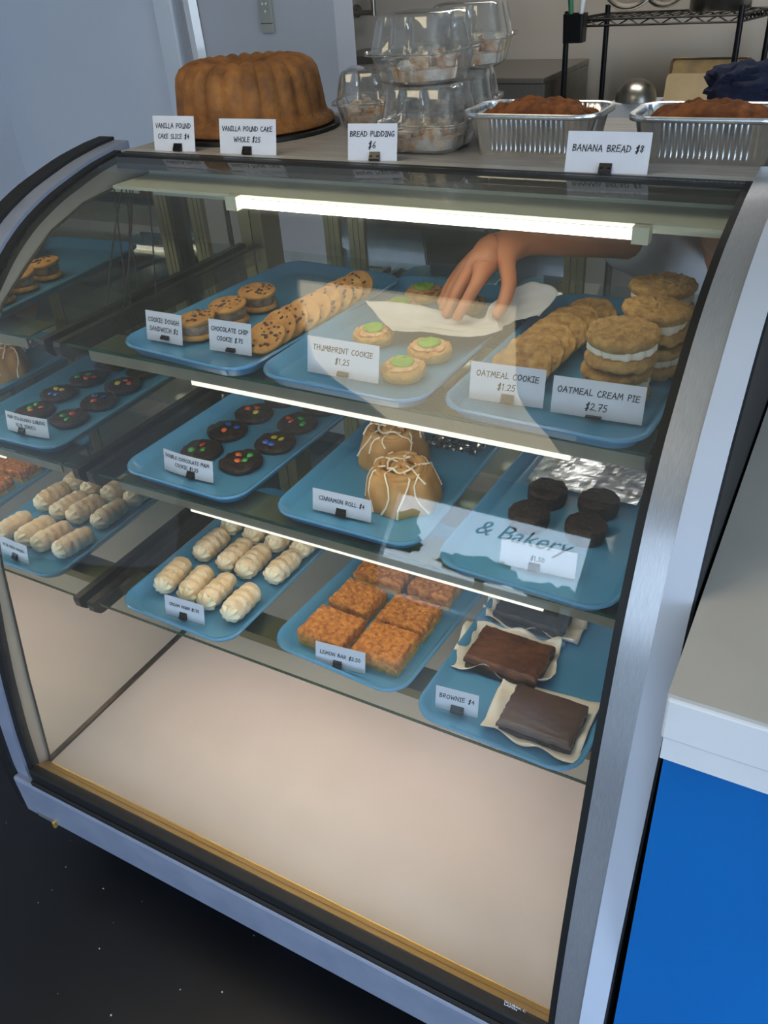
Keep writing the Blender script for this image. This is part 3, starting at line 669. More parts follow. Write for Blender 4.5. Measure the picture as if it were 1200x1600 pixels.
# cinnamon rolls
def roll_fn(r, z, t): return r*(1+.05*math.cos(7*t)+.02*math.sin(3*t)), z
def roll():
    R_ = [(.071, 0), (.072, .006), (.068, .03), (.058, .058), (.053, .066), (.042, .069), (.036, .060), (.030, .058), (.024, .064), (.014, .066), (.006, .060)]
    B = MB().lathe(R_, 56, fn=roll_fn)
    sp = [((.047-.0055*a/6.28)*math.cos(a)*1., (.047-.0055*a/6.28)*math.sin(a), .066+.003*math.sin(a*3.5)) for a in [i*.2 for i in range(72)]]
    B.tube(sp, .0078, 8)
    c = [(.018*math.cos(a)*(1-a/14), .018*math.sin(a)*(1-a/14), .066) for a in [i*.25 for i in range(40)]]; B.tube(c, .0075, 8)
    return B.mesh('roll', M_ROLL, True)
def icing(seed):
    rnd_ = random.Random(seed); B = MB()
    prof_ = [(.012, .075), (.030, .0745), (.047, .0745), (.054, .070), (.0595, .058), (.066, .040), (.070, .022), (.0735, .003)]
    for k in range(12):
        a0 = k*.524+rnd_.uniform(-.22, .22); n = rnd_.choice((5, 6, 7, 8, 8)); P = []
        for j in range(k % 3, n):
            r, z = prof_[j]; a = a0+.22*math.sin(j*.8+k*1.7); P.append((r*(1+.05*math.cos(7*a))*math.cos(a), r*(1+.05*math.cos(7*a))*math.sin(a), z))
        B.tube(P, [.0017]*(len(P)-1)+[.0024], 6)
    for r, z in ((.026, .0735),):
        P = [(r*(1+.05*math.cos(7*a)+.03*math.sin(5*a+seed))*math.cos(a), r*(1+.05*math.cos(7*a))*math.sin(a), z+.003*math.sin(4*a+seed)) for a in [i*.13 for i in range(44)]]
        B.tube(P, .0022, 6)
    return B.mesh('icing', M_ICING, True)
RM = roll()
for i, (x, y, a) in enumerate(((.583, .600, .3), (.668, .478, 1.4))):
    t = thing('cinnamon_roll', ['iced cinnamon roll further back in the tray', 'iced cinnamon roll nearer its card'][i], 'pastry', (x, y, S2-.003), (0, 0, a), 'iced cinnamon rolls')
    put('roll', RM, t); put('icing', icing(i+1), t)
# crumpled cling wrap behind the rolls
o = MB().grid(30, 26, lambda u, v: (.625+.115*u+.01*vn(u*5, v*5, 1), .66+.11*v+.01*vn(u*5, v*5, 7), S2+.004+.018*abs(vn(u*7, v*7, 3))+.012*abs(vn(u*15, v*13, 5)))).build('cling_wrap', M_WRAP, None, solid=.0004)
tag(o, 'crumpled sheet of clear cling wrap behind the cinnamon rolls', 'wrap')
# dark chocolate cakes on foil
o = MB().grid(24, 20, lambda u, v: (.86+.21*u, .615+.17*v, S2+.001+.0035*abs(vn(u*6, v*5, 2)))).build('foil_sheet', M_FOIL, None, solid=.0005)
tag(o, 'shiny sheet of foil lying at the back of the chocolate cake tray', 'foil')
DKM = [disc(.036, .034, s, .08, 5, .12, 7, m=M_DARK, crown=.25) for s in (81, 82)]
for i, (x, y) in enumerate(((.918, .572), (1.012, .574), (.912, .490), (1.014, .492))):
    o = put('chocolate_cake', DKM[i % 2], None, (x, y, S2-.003), (0, 0, i*1.2))
    tag(o, ['round dark chocolate cake, rear left of four', 'round dark chocolate cake, rear right of four', 'round dark chocolate cake, front left of four under the reflection', 'round dark chocolate cake, front right of four'][i], 'cake', 'dark chocolate cakes')
# cream horns
def horn_mesh(seed):
    B = MB(); loops = []; n = 22
    for i in range(25):
        q = i/24; y = -.043+.086*q; L = []
        env = (1-abs(2*q-1)**6)*.18+.82
        for k in range(n):
            t = 2*math.pi*k/n; hel = math.sin(q*2*math.pi*4.2+t)
            r = .0265*env*(1+.035*hel+.05*vn(math.cos(t)*4, math.sin(t)*4, q*14, seed+4)+.07*vn(math.cos(t)*1.5, math.sin(t)*1.5, q*5, seed))*(1-.08*q)
            L.append((r*math.cos(t), y, r*.92*math.sin(t)))
        loops.append(L[::-1])
    return B.loft(loops).mesh('pastry', M_HORN, True)
def swirl_mesh(seed):
    B = MB(); loops = []; n = 32
    for i in range(7):
        q = i/6; r0 = .0215*math.cos(q*math.pi/2*.97); y = -.041-.016*math.sin(q*math.pi/2)
        loops.append([(r0*(1+.16*math.cos(8*t+q*1.6+seed))*math.cos(t), y, r0*(1+.16*math.cos(8*t+q*1.6+seed))*math.sin(t)*.92) for t in (2*math.pi*k/n for k in range(n))])
    return B.loft(loops).mesh('cream', M_HORNC, True)
HM = [horn_mesh(s) for s in (1, 2, 3)]; SM = [swirl_mesh(s) for s in (0, 1)]
HP = []
rows = [[(.152, .343, 8), (.220, .340, 9), (.278, .340, 3), (.349, .331, 2)], [(.160, .470, 1), (.234, .461, 2), (.288, .458, 3), (.361, .470, -3)], [(.157, .580, -2), (.226, .572, 2), (.296, .566, -5), (.364, .572, -6)]]
for ri, row in enumerate(rows):
    for ci, (x, y, a) in enumerate(row):
        t = thing('cream_horn', 'sugared cream horn, %s from the mirror in the %s row' % (ORD[ci], ['front', 'middle', 'rear'][ri]), 'pastry', (x, y, S1+.0205), (math.radians(-2), 0, math.radians(a)), 'cream horns')
        put('pastry', HM[(ri+ci) % 3], t, rot=(0, ci*1.3+ri, 0))
        put('cream_filling', SM[ci % 2], t)
# lemon bars
def bar_mesh(w, d, h, seed, amp, m, fn=28, round_=.004):
    B = MB(); n = fn
    vs = []; fs = []
    def q(u, v):
        x, y = (u-.5)*w, (v-.5)*d; e = min(u, 1-u, v, 1-v)*n
        edge = .0035*vn(u*9, v*9, 2, seed)
        z = h+amp*vn(x*130, y*130, 0, seed)+amp*.8*vn(x*300, y*300, 3, seed)-(.004 if e < .5 else 0)
        if e < .5: x += edge; y += edge
        return (x, y, z)
    B.grid(n, n, q)
    idx = [i for i in range(n+1)]+[j*(n+1)+n for j in range(1, n+1)]+[n*(n+1)+i for i in range(n-1, -1, -1)]+[j*(n+1) for j in range(n-1, 0, -1)]
    top = [B.v[i] for i in idx]; o = len(B.v)
    mid = [(p[0]*1.01+.0015*vn(k*.9, 2, 1, seed), p[1]*1.01+.0015*vn(k*.7, 5, 1, seed), h*.45) for k, p in enumerate(top)]
    low = [(p[0], p[1], 0) for p in mid]
    B.v += mid+low; N = len(idx)
    for k in range(N):
        k2 = (k+1) % N
        B.f.append((idx[k], o+k, o+k2, idx[k2])); B.f.append((o+k, o+N+k, o+N+k2, o+k2))
    B.f.append(tuple(o+N+k for k in range(N)))
    return B
LBL = ['lemon bar at the front left, nearest the card', 'lemon bar at the front right corner', 'lemon bar in the middle of the left column', 'lemon bar in the middle of the right column', 'lemon bar at the rear left', 'lemon bar at the rear right']
for i, (x, y, w_, d_, a) in enumerate(((.566, .336, .104, .090, -3), (.687, .339, .102, .093, -1), (.568, .438, .092, .080, -4), (.689, .437, .104, .086, -2), (.577, .540, .112, .072, 0), (.697, .540, .094, .072, -1))):
    t = thing('lemon_bar', LBL[i], 'bar', (x, y, S1-.003), (0, 0, math.radians(a)), 'crumb topped lemon bars')
    bar_mesh(w_, d_, .021, i+1, .0034, M_CRUMB, 44).build('crumb_topping', M_CRUMB, t, True, loc=(0, 0, .015))
    bar_mesh(w_*.97, d_*.97, .015, i+9, .0005, M_LEMON, 10).build('lemon_filling', M_LEMON, t, False)
# brownies on paper
def paper(pts, nx, ny, z, seed, lift):
    (ax, ay), (bx_, by), (cx_, cy), (dx, dy) = pts     # front-left, rear-left, rear-right, front-right
    def q(u, v):
        x = (ax*(1-u)+dx*u)*(1-v)+(bx_*(1-u)+cx_*u)*v; y = (ay*(1-u)+dy*u)*(1-v)+(by*(1-u)+cy*u)*v
        e = max(abs(2*u-1), abs(2*v-1)); k = max(0, (e-.62)/.38)
        wob = .5+.9*vn(u*4.1, v*4.1, 0, seed)
        return (x+.006*vn(u*4, v*4, 5, seed)*k, y+.006*vn(u*4, v*4, 8, seed)*k, z+lift*k*max(.06, wob)+.0008*vn(u*14, v*14, 1, seed))
    return MB().grid(nx, ny, q)
PB = [([(.812, .352), (.800, .482), (.985, .500), (1.004, .380)], .034, 'crinkled parchment under the middle brownie'),
      ([(.815, .506), (.800, .600), (1.010, .607), (1.014, .500)], .034, 'crinkled parchment under the rear brownie'),
      ([(.925, .240), (.918, .372), (1.095, .380), (1.100, .232)], .022, 'crinkled parchment under the front brownie')]
BR = [(.912, .412, .140, .098, .034, -2, M_BROWN, 'cracked reddish brown brownie in the middle of the tray'),
      (.910, .543, .140, .075, .032, -2, M_BROWND, 'dark brownie at the rear of the tray'),
      (1.018, .302, .130, .100, .026, 0, M_BROWNG, 'smooth dark brownie nearest the front, glare greyed into its colour')]
for i in range(3):
    pts, lift, lab = PB[i]
    o = paper(pts, 26, 22, S1-.0015, i+3, lift).build('parchment_sheet', M_PARCH, None, True, solid=.0005); tag(o, lab, 'paper', 'parchment sheets under the brownies')
    x, y, w_, d_, h, a, m, lab = BR[i]
    t = thing('brownie', lab, 'brownie', (x, y, S1+.0005), (0, 0, math.radians(a)), 'brownies')
    bar_mesh(w_, d_, h*.45, i+31, .0018 if i < 2 else .0006, m, 26).build('crust', m, t, True, loc=(0, 0, h*.55))
    bar_mesh(w_*.985, d_*.985, h*.55, i+41, .0003, m, 10).build('crumb', M_BROWND, t, False)

# ------------------------------------------------------------------ things on top of the case
def flute(r, z, t):
    k = max(0, min(1, (z-.012)/.02)); return r*(1-k*.055*(1-abs(math.sin(12*t))**.75) * (1 if z < .119 else .8)+.012*vn(math.cos(t)*3, math.sin(t)*3, z*20)), z+(-.005*(1-abs(math.sin(12*t))) if z > .1 else 0)
t = MB().lathe([(.182, 0), (.184, .001), (.184, .007), (.182, .008)], 64).build('cake_board', M_BOARD, None, loc=(.13, .885, 1.1375)); tag(t, 'round black cake board under the bundt cake', 'board')
t = thing('bundt_cake', 'large golden brown fluted bundt pound cake on black board', 'cake', (.13, .885, 1.146))
MB().lathe([(.04, 0), (.168, 0), (.174, .004), (.172, .012), (.162, .018), (.157, .03), (.153, .06), (.150, .085), (.146, .102), (.136, .116), (.120, .125), (.104, .128), (.08, .124), (.055, .112), (.04, .09)], 160, fn=flute).build('cake', M_CAKE, t, True)
# foil loaf pans with banana bread
def pan(L_, D_, h):
    def loop(w, d, r, z, corr):
        P = rr(w, d, r, z, 10); out = []
        # resample the outline densely so that the ribs are real
        m = []
        for a, b_ in zip(P, P[1:]+P[:1]):
            k = max(1, int(math.dist(a, b_)/.00085)); m += [tuple(a[c]+(b_[c]-a[c])*j/k for c in range(3)) for j in range(k)]
        return m
    base = loop(L_, D_, .014, 0, 0); N = len(base); cx = 0
    sc = [(0., .0, 0), (.001, .006, 0), (.002, .009, .0), (.003, .012, 1), (.014, h*.86, 1), (.016, h*.90, 0), (.017, h, 0), (.024, h+.001, 0), (.025, h-.002, 0), (.025, h-.007, 0)]
    loops = []
    for (o_, z, c) in sc:
        Lp = []
        for p in base:
            ax, ay = p[0]/(L_/2), p[1]/(D_/2)
            onx = abs(abs(p[1])-D_/2) < .004 and abs(p[0]) < L_/2-.0145; ony = abs(abs(p[0])-L_/2) < .004 and abs(p[1]) < D_/2-.0145
            nx, ny = (0, math.copysign(1, p[1])) if onx else ((math.copysign(1, p[0]), 0) if ony else Vector((p[0]-math.copysign(L_/2-.014, p[0]), p[1]-math.copysign(D_/2-.014, p[1]))).normalized()[:])
            w_ = .0030*(1 if abs(p[0]) < L_/2-.028 or ony else .2)*math.cos(2*math.pi*(p[0] if onx else p[1])/.0084) if c and (onx or ony) else (.0012*math.sin(p[0]*900+p[1]*700+z*40) if c else 0)
            Lp.append((p[0]+nx*(o_+w_), p[1]+ny*(o_+w_), z))
        loops.append(Lp)
    return MB().loft(loops, True, False)
PANS = [(.802, .776, 'ribbed foil loaf pan left of the banana bread card'), (1.078, .776, 'ribbed foil loaf pan right of the banana bread card')]
PMESH = pan(.184, .092, .068).mesh('loaf_pan', M_FOIL, True, 60)
def loaf(seed):
    def q(u, v):
        x, y = (u-.5)*.202, (v-.5)*.106; cc = 1-.09*(abs(2*u-1)*abs(2*v-1))**5; x *= cc; y *= cc; k = (1-abs(2*u-1)**2.6)*(1-abs(2*v-1)**2.4)
        e = max(abs(2*u-1), abs(2*v-1))
        return (x, y, .050+.034*k**.8+(.006*vn(x*45, y*45, 0, seed)+.004*vn(x*120, y*120, 2, seed)-.012*math.exp(-(y/.012+.6*vn(x*20, 0, 0, seed))**2)*k if e < .97 else -.004))
    B = MB().grid(44, 26, q)
    n, m_ = 44, 26
    idx = [i for i in range(n+1)]+[j*(n+1)+n for j in range(1, m_+1)]+[m_*(n+1)+i for i in range(n-1, -1, -1)]+[j*(n+1) for j in range(m_-1, 0, -1)]
    o = len(B.v); B.v += [(B.v[i][0]*.86, B.v[i][1]*.78, .004) for i in idx]; N = len(idx)
    for k in range(N): B.f.append((idx[k], o+k, o+(k+1) % N, idx[(k+1) % N]))
    B.f.append(tuple(o+k for k in range(N)))
    return B.mesh('banana_bread', M_BANANA, True)
LB = [loaf(1), loaf(2)]
for i, (x, y, lab) in enumerate(PANS):
    o = put('loaf_pan', PMESH, None, (x, y, 1.1372), (0, 0, math.radians((0, 1, 2)[i])), solid=.0005); tag(o, lab, 'pan', 'foil loaf pans')
    o = put('banana_bread', LB[i % 2], None, (x, y, 1.1372), (0, 0, math.radians((0, 1, 2)[i]))); tag(o, 'brown banana bread loaf in the '+lab.replace('ribbed ', ''), 'bread', 'banana bread loaves')
# hinged clamshell boxes with bread pudding
def shell(w, h, lid, seed=0):
    """one half of a hinged box: ribs run down the walls"""
    n = 120; prof_ = [(.36, 0), (.395, .004), (.42, .02), (.455, h*.85), (.47, h), (.52, h), (.525, h-.002)]
    loops = []
    for (q, z) in prof_:
        Lp = []
        for k in range(n):
            t = 2*math.pi*k/n; c, s = math.cos(t), math.sin(t)
            f = (abs(c)**6+abs(s)**6)**(-1/6)
            rib = (.006 if .01 < z < h*.95 else 0)*(1 if (k % 12) < 3 and abs(abs(c)-abs(s)) > .25 else 0)
            Lp.append((w*q*f*c-rib*c, w*q*f*s-rib*s, z))
        loops.append(Lp)
    B = MB().loft(loops, True, False)
    if not lid: B.add([(-.02, -w*.525, h), (.02, -w*.525, h), (.015, -w*.525-.022, h-.003), (-.015, -w*.525-.022, h-.003)], [(0, 1, 2, 3)])
    return B.mesh('lid' if lid else 'base', M_CLEAR, True)
SB, SL = shell(.155, .046, False), shell(.155, .056, True)
def pud(seed):
    B = MB(); rnd_ = random.Random(seed)
    for k in range(14):
        x, y = rnd_.uniform(-.04, .04), rnd_.uniform(-.04, .04); z = rnd_.uniform(.014, .034); s = rnd_.uniform(.012, .018)
        q = blob(s, s*.9, s*.8, .6, 3, seed+k, 14, 9); B.add([(p[0]+x, p[1]+y, p[2]+z) for p in q.v], q.f)
    B.loft([rr(.105, .105, .03, .003), rr(.112, .112, .032, .02)])
    return B.mesh('bread_pudding', M_PUDD, True)
PU = [pud(1), pud(2)]
CLAM = [(.602, .775, 0, 2, 'clear clamshell box at the bottom of the front stack'), (.585, .790, 1, -8, 'clear clamshell box with pudding on top of the front stack'),
        (.560, .990, 0, 12, 'clear clamshell box at the bottom of the rear stack'), (.585, .990, 1, 10, 'clear clamshell box on top of the rear stack'), (.372, .985, 0, 20, 'single clear clamshell box behind the bread pudding card')]
for (x, y, k, a, lab) in CLAM:
    z = 1.138+k*.106
    t = thing('clamshell_box', lab, 'container', (x, y, z), (0, 0, math.radians(a)), 'clear clamshell boxes')
    put('base', SB, t, solid=.0006); o = put('lid', SL, t, (0, 0, .1035), (math.pi, 0, 0), solid=.0006)
    o = put('bread_pudding', PU[k], None, (x, y, z+.0012), (0, 0, math.radians(a+40*k))); tag(o, 'bread pudding in the '+lab, 'pudding', 'bread puddings in clear boxes')

# ------------------------------------------------------------------ deli tissue held by the hand
PG = [[(0.556,0.580,0.915),(0.636,0.600,0.911),(0.724,0.610,0.900),(0.776,0.600,0.902),(0.785,0.620,0.922),(0.812,0.660,0.940),(0.839,0.680,0.947)],
      [(0.603,0.550,0.895),(0.668,0.560,0.893),(0.748,0.566,0.893),(0.805,0.574,0.903),(0.794,0.610,0.909),(0.824,0.640,0.919),(0.885,0.670,0.938)],
      [(0.644,0.520,0.892),(0.701,0.530,0.893),(0.777,0.535,0.894),(0.828,0.550,0.904),(0.820,0.590,0.898),(0.840,0.610,0.904),(0.868,0.630,0.906)]]
def bez(P, t):
    """Catmull-Rom through a row of points"""
    n = len(P)-1; f = min(t*n, n-1e-6); i = int(f); s = f-i
    p0, p1, p2, p3 = (Vector(P[max(i-1, 0)]), Vector(P[i]), Vector(P[i+1]), Vector(P[min(i+2, n)]))
    return .5*((2*p1)+(p2-p0)*s+(2*p0-5*p1+4*p2-p3)*s*s+(3*p1-p0-3*p2+p3)*s**3)
def tq(u, v):
    p = bez([tuple(bez(r, u)) for r in PG], v); return (p.x, p.y, p.z+.003*vn(u*9, v*5, 2)+.0022*abs(vn(u*17+v*6, v*9, 6)))
o = MB().grid(60, 24, tq).build('deli_tissue', M_TISSUE, None, True, solid=.0004); tag(o, 'sheet of white deli tissue pinched by the reaching hand', 'paper')

# ------------------------------------------------------------------ the person behind the case
per = thing('person', 'person in a white shirt bending behind the case and reaching in', 'person', (1.2, 1.75, FZ))
def skin(name, m, verts, edges, parent, root=0, sub=2):
    import bmesh
    bm = bmesh.new(); ly = bm.verts.layers.skin.verify(); ref = parent.location
    vs = []
    for (x, y, z, r) in verts:
        v = bm.verts.new((x-ref.x, y-ref.y, z-ref.z)); v[ly].radius = (r, r) if not isinstance(r, tuple) else r; vs.append(v)
    vs[root][ly].use_root = True
    for a, b_ in edges: bm.edges.new((vs[a], vs[b_]))
    me_ = bpy.data.meshes.new(name); bm.to_mesh(me_); bm.free(); me_.materials.append(m)
    o = bpy.data.objects.new(name, me_); COL.objects.link(o); o.parent = parent
    s = o.modifiers.new('skin', 'SKIN'); s.use_smooth_shade = True
    q = o.modifiers.new('subdivision', 'SUBSURF'); q.levels = sub; q.render_levels = sub
    return o
V = [(1.16, 1.72, .48, .105), (1.11, 1.57, .62, .12), (1.06, 1.40, .73, .12), (1.03, 1.28, .80, .09),      # pelvis, waist, chest, upper chest
     (1.065, 1.235, .865, .048), (1.085, 1.215, .935, .090), (1.09, 1.165, .925, .078),                        # neck, head, face
     (.950, 1.245, .835, .055), (.922, 1.13, .885, .042), (.912, .985, .938, .037), (.857, .850, .973, .034), (.795, .725, 1.003, .027), (.779, .700, 1.005, .028),   # right shoulder .. wrist
     (1.14, 1.36, .77, .055), (1.24, 1.29, .60, .042), (1.25, 1.19, .40, .034), (1.24, 1.16, .32, .027),      # left arm down to the hand
     (1.08, 1.74, .42, .085), (1.07, 1.68, .10, .058), (1.07, 1.76, -.20, .042), (1.07, 1.72, -.255, .036), (1.07, 1.60, -.268, .028),
     (1.26, 1.76, .42, .085), (1.27, 1.70, .10, .058), (1.27, 1.78, -.20, .042), (1.27, 1.74, -.255, .036), (1.27, 1.62, -.268, .028)]
Ed = [(0,1),(1,2),(2,3),(3,4),(4,5),(5,6),(3,7),(7,8),(8,9),(9,10),(10,11),(11,12),(3,13),(13,14),(14,15),(15,16),(0,17),(17,18),(18,19),(19,20),(20,21),(0,22),(22,23),(23,24),(24,25),(25,26)]
# right hand: palm fan, four bent fingers and the thumb
def chain(start, pts):
    i = start
    for p in pts:
        V.append(p); Ed.append((i, len(V)-1)); i = len(V)-1
    return i
pc = chain(12, [(.752, .668, .990, .032)])
pd = chain(12, [(.728, .690, .972, .025)])
chain(pc, [(.764, .622, .968, .0145), (.7595, .596, .949, .0115), (.748, .580, .923, .0102), (.736, .574, .902, .0085)])
chain(pc, [(.734, .642, .967, .0142), (.729, .612, .950, .0117), (.719, .597, .920, .0104), (.709, .590, .898, .0085)])
chain(pd, [(.708, .664, .952, .0135), (.702, .638, .934, .0110), (.696, .621, .910, .0098), (.690, .613, .897, .008)])
chain(pd, [(.686, .685, .934, .0120), (.680, .664, .921, .0098), (.677, .650, .906, .0086), (.674, .641, .897, .0072)])
chain(12, [(.794, .664, .984, .0180), (.814, .628, .957, .0140), (.813, .603, .930, .0122), (.803, .588, .910, .0095)])
chain(6, [(1.09, 1.118, .922, .020), (1.09, 1.092, .914, .010)])
lh = 16
for k in range(4): chain(lh, [(1.220+.015*k, 1.135, .27, .0095), (1.218+.015*k, 1.125, .242, .0085), (1.219+.015*k, 1.123, .22, .007)])
chain(lh, [(1.215, 1.145, .295, .011), (1.202, 1.13, .27, .009)])
skin('body', M_SKIN, V, Ed, per)
sv = [(1.165, 1.735, .47, .165), (1.10, 1.57, .63, .16), (1.03, 1.40, .735, .165), (1.00, 1.275, .795, .145), (.955, 1.24, .835, .088), (.925, 1.13, .885, .070), (.903, .990, .936, .060), (1.14, 1.36, .775, .085), (1.22, 1.30, .66, .064)]
skin('shirt', M_SHIRT, sv, [(0,1),(1,2),(2,3),(3,4),(4,5),(5,6),(3,7),(7,8)], per)
B = MB().tube([(1.10-1.2, 1.58-1.75, .60-FZ), (1.14-1.2, 1.68-1.75, .52-FZ), (1.165-1.2, 1.745-1.75, .42-FZ), (1.165-1.2, 1.75-1.75, .36-FZ)], [.135, .158, .168, .13], 24)
for (x0, x1, dy) in ((1.09, 1.07, 0), (1.245, 1.27, .02)):
    B.tube([(x0-1.2, 1.745-1.75, .45-FZ), (x0-1.2, 1.735-1.75, .34-FZ), (x1-1.2, 1.69+dy-1.75, .10-FZ), (x1-1.2, 1.74+dy-1.75, -.10-FZ), (x1-1.2, 1.76+dy-1.75, -.245-FZ)], [.10, .112, .082, .074, .068], 20)
B.build('trousers', M_TROUS, per, True)
for x, y in ((1.07, 1.76), (1.27, 1.78)):
    B = MB().loft([[(p[0]*k, p[1]*k2+dy, z) for p in rr(.095, .27, .045, 0)] for z, k, k2, dy in ((0, 1, 1, 0), (.02, 1.02, 1.01, 0), (.05, .95, .93, .01), (.08, .8, .5, .055), (.10, .75, .42, .06))])
    B.build('shoe', M_BLACK, per, True, loc=(x-1.2, y-.075-1.75, .001))
for sx_ in (-1, 1):
    blob(.0125, .0085, .0075, 0, 1, 0, 14, 10).build('eye', M_PAPER, per, True, loc=(1.09+sx_*.031-1.2, 1.101-1.75, .940-FZ))
    blob(.0060, .0035, .0060, 0, 1, 0, 10, 8).build('pupil', M_INK, per, True, loc=(1.09+sx_*.031-1.2, 1.0942-1.75, .9385-FZ))
    blob(.010, .022, .030, .15, 2, 4, 16, 12).build('ear', M_SKIN, per, True, loc=(1.087+sx_*.083-1.2, 1.195-1.75, .925-FZ))
    MB().tube([(-.018, .004, 0), (0, -.002, .005), (.018, .006, .001)], .003, 8).build('eyebrow', M_HAIR, per, True, loc=(1.09+sx_*.032-1.2, 1.100-1.75, .958-FZ))
MB().tube([(-.022, .006, 0), (-.008, -.001, .002), (.008, -.001, .002), (.022, .006, 0)], [.003, .0055, .0055, .003], 8).build('mouth', mat('lips', '#a65a4c', None, .4), per, True, loc=(1.09-1.2, 1.108-1.75, .883-FZ))
blob(.100, .098, .088, .10, 3, 5, 28, 18).build('hair', M_HAIR, per, True, loc=(1.087-1.2, 1.232-1.75, .974-FZ))

# ------------------------------------------------------------------ kitchen behind
def bar_between(B, a, b_, r=.004): B.tube([a, b_], r, 6)
TZ = .70
t = thing('prep_table', 'steel prep table along the kitchen wall under the black rack', 'table', (.7, 3.55, FZ))
MB().box(-.6, 1.0, -.35, .35, TZ-FZ-.03, TZ-FZ).build('table_top', M_SSTEEL, t)
for sx_ in (-.55, .95):
    for sy_ in (-.3, .3): MB().tube([(sx_, sy_, 0), (sx_, sy_, TZ-FZ-.03)], .02, 10).build('leg', M_SSTEEL, t, True)
t = thing('wire_rack', 'black wire rack standing on the prep table with bowls and pots', 'rack', (0, 0, TZ))
RP = [(-.045, 3.5), (.045, 3.82), (.690, 3.5), (.765, 3.82)]
for (x, y) in RP: MB().tube([(x, y, 0), (x, y, .46)], .0125, 10).build('post', M_WIRE, t, True)
B = MB(); zt = 1.125-TZ
for (a, b_) in ((0, 2), (1, 3), (0, 1), (2, 3)):
    p, q = Vector((*RP[a], zt)), Vector((*RP[b_], zt)); B.tube([p, q], .005, 6); d = Vector((0, 0, -.024)); B.tube([p+d, q+d], .005, 6)
    n = 16 if a != 0 or b_ != 1 else 6
    for i in range(n):
        B.tube([p.lerp(q, i/n)+(d if i % 2 else Vector()), p.lerp(q, (i+1)/n)+(Vector() if i % 2 else d)], .003, 5)
for i in range(14):
    s = (i+1)/15; B.tube([Vector((*RP[0], zt)).lerp(Vector((*RP[2], zt)), s), Vector((*RP[1], zt)).lerp(Vector((*RP[3], zt)), s)], .0025, 5)
B.build('wire_shelf', M_WIRE, t)
o = MB().loft([rr(.085, .07, .008, 0), rr(.09, .075, .01, .11)], True, False).build('utensil_caddy', M_WIRE, None, loc=(.012, 3.44, 1.045), solid=.003); tag(o, 'black caddy of utensils hung on the rack post', 'caddy')
for i, (dx, m, lab) in enumerate(((-.02, M_GREEN, 'green handled utensil in the black caddy'), (.018, M_PLASTIC, 'white handled utensil in the black caddy'))):
    o = MB().tube([(0, 0, 0), (.004*i, 0, .08), (.012*(1 if i else -1), .01, .19)], [.007, .009, .014], 8).build('utensil', m, None, True, loc=(.012+dx, 3.44, 1.05)); tag(o, lab, 'utensil', 'utensils in the rack caddy')
def bowl(r, h, m, name, label, loc, rot=(0, 0, 0), group=None):
    P = [(r*.25, 0)]+[(r*math.sin(a), h*(1-math.cos(a))) for a in [math.pi/2*k/8 for k in range(2, 9)]]+[(r*1.04, h), (r*1.04, h-.004)]+[((r-.004)*math.sin(a), .004+h*(1-math.cos(a))) for a in [math.pi/2*k/8 for k in range(8, 0, -1)]]
    o = MB().lathe(P, 36).build(name, m, None, True, loc=loc, rot=rot); return tag(o, label, 'bowl', group)
bowl(.12, .08, M_SSTEEL, 'mixing_bowl', 'steel mixing bowl tilted on the rack shelf', (.20, 3.68, 1.23), (math.radians(65), 0, .2))
bowl(.10, .06, M_SSTEEL, 'mixing_bowl', 'smaller steel bowl leaning behind on the rack shelf', (.335, 3.76, 1.225), (math.radians(70), 0, -.2))
t = thing('stock_pot', 'wide steel pot on the right of the rack shelf', 'pot', (.575, 3.66, 1.134))
MB().lathe([(.02, 0), (.12, 0), (.125, .005), (.125, .13), (.13, .133), (.121, .133), (.121, .006), (.02, .005)], 36).build('pot', M_SSTEEL, t, True)
for s in (-1, 1): MB().tube([(s*.124, -.03, .1), (s*.155, -.025, .1), (s*.155, .025, .1), (s*.124, .03, .1)], .005, 8).build('handle', M_SSTEEL, t, True)
b = blob(.098, .098, .098, 0, 1, 0, 36, 20)
o = MB().lathe([(.088*math.cos(a)+.0, .088*math.sin(a)) for a in [math.pi/2*k/10 for k in range(10)]]+[(.004, .088)], 40).build('steel_dome', M_SSTEEL, None, True, loc=(.322, 3.38, .8225)); tag(o, 'round steel bowl upside down on a box below the rack', 'bowl')
o = MB().box(-.10, .10, -.09, .09, 0, .1205).build('carton', M_PLASTIC, None, loc=(.322, 3.39, TZ+.001), bevel=.004); tag(o, 'white carton under the upside down steel bowl', 'box')
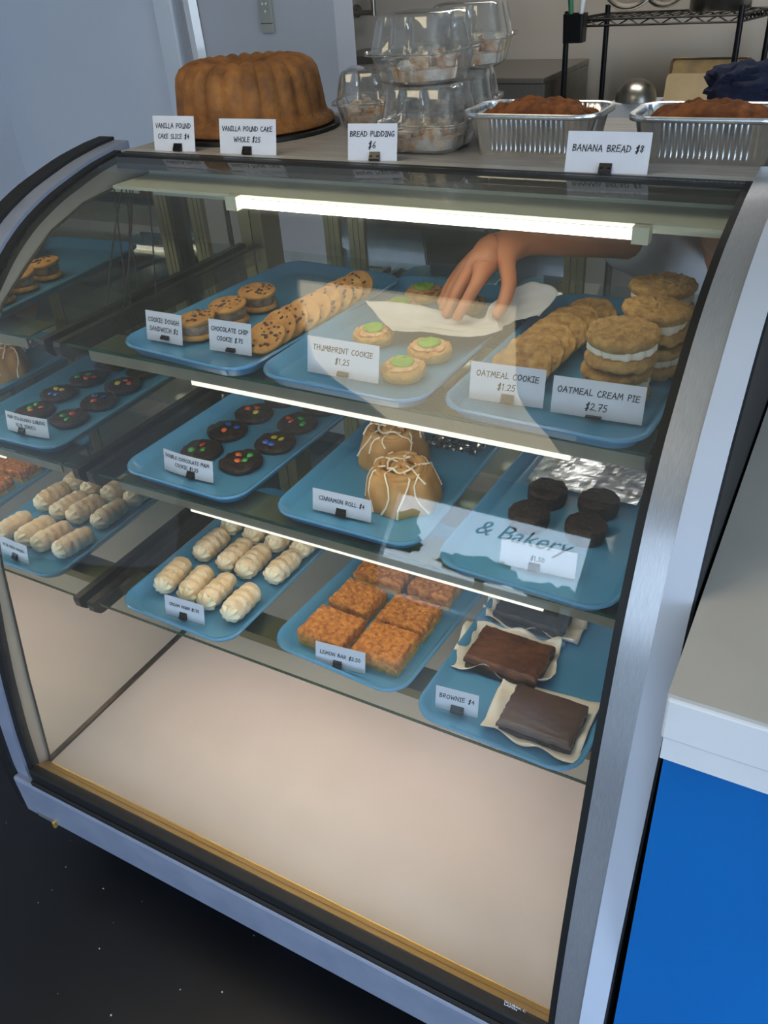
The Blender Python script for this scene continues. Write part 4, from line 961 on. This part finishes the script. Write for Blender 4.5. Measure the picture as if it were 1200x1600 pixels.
def sheet_pan(name, w, h, m, label, loc, lean):
    t = thing(name, label, 'pan', loc, (math.radians(lean), 0, 0))
    MB().box(-w/2+.01, w/2-.01, 0, .003, .01, h-.01).build('pan_floor', m, t)
    B = MB()
    P0 = [(p[0], -.014, p[1]+h/2) for p in rr(w, h, .02, 0)]; P1 = [(p[0], .002, p[1]+h/2) for p in rr(w-.016, h-.016, .016, 0)]; P2 = [(p[0], -.012, p[1]+h/2) for p in rr(w-.006, h-.006, .018, 0)]
    B.loft([P0, P1, P2], False, False); B.build('pan_rim', m, t, solid=.001)
    return t
sheet_pan('sheet_pan', .345, .255, M_PANB, 'tan stained baking sheet leaning below the rack', (.572, 3.60, TZ+.006), -14)
o = MB().loft([[(p[0], -.004, p[1]+.10) for p in rr(.19, .20, .02, 0)], [(p[0], .004, p[1]+.10) for p in rr(.19, .20, .02, 0)]]).build('cutting_board', M_PANI, None, loc=(.497, 3.54, TZ+.006), rot=(math.radians(-13), 0, 0)); tag(o, 'small cream board leaning on the baking sheet', 'board')
o = blob(.135, .11, .07, .35, 2.6, 8, 36, 20).build('cloth_bundle', M_NAVY, None, True, loc=(.885, 2.62, .986)); tag(o, 'bundled navy blue cloth at the right behind the pans', 'cloth')
t = thing('trolley', 'low white trolley carrying the navy cloth', 'trolley', (.95, 2.62, FZ))
MB().box(-.22, .35, -.2, .2, 1.19, 1.21).build('shelf', M_WHITE, t, bevel=.004)
for sx_ in (-.2, .33):
    for sy_ in (-.18, .18): MB().tube([(sx_, sy_, 0), (sx_, sy_, 1.19)], .012, 8).build('leg', M_SSTEEL, t, True)
t = thing('sink_unit', 'dark steel sink unit against the kitchen wall at left', 'sink', (-.73, 3.6, FZ))
MB().box(-.30, .655, -.3, .38, 1.195, 1.22).build('sink_top', M_SSTEEL, t, bevel=.004)
MB().box(-.62, .655, -.28, .36, 0, 1.195).build('cabinet', M_SSTEEL, t)
MB().box(-.62, -.30, -.02, .36, 1.195, 1.286).build('backsplash', M_SSTEEL, t, bevel=.003)
t = thing('wall_tap', 'steel pipe tap on the beige kitchen wall', 'tap', (-1.42, 4.0, 1.165))
MB().lathe([(.02, 0), (.032, 0), (.032, .006), (.02, .012)], 20).build('flange', M_SSTEEL, t, True, rot=(math.pi/2, 0, 0))
MB().tube([(0, 0, 0), (0, -.06, 0), (.06, -.08, -.005), (.15, -.08, -.005)], .012, 10).build('pipe', M_SSTEEL, t, True)
MB().tube([(.15, -.08, -.02), (.15, -.08, .35)], .014, 10).build('riser', M_SSTEEL, t, True)
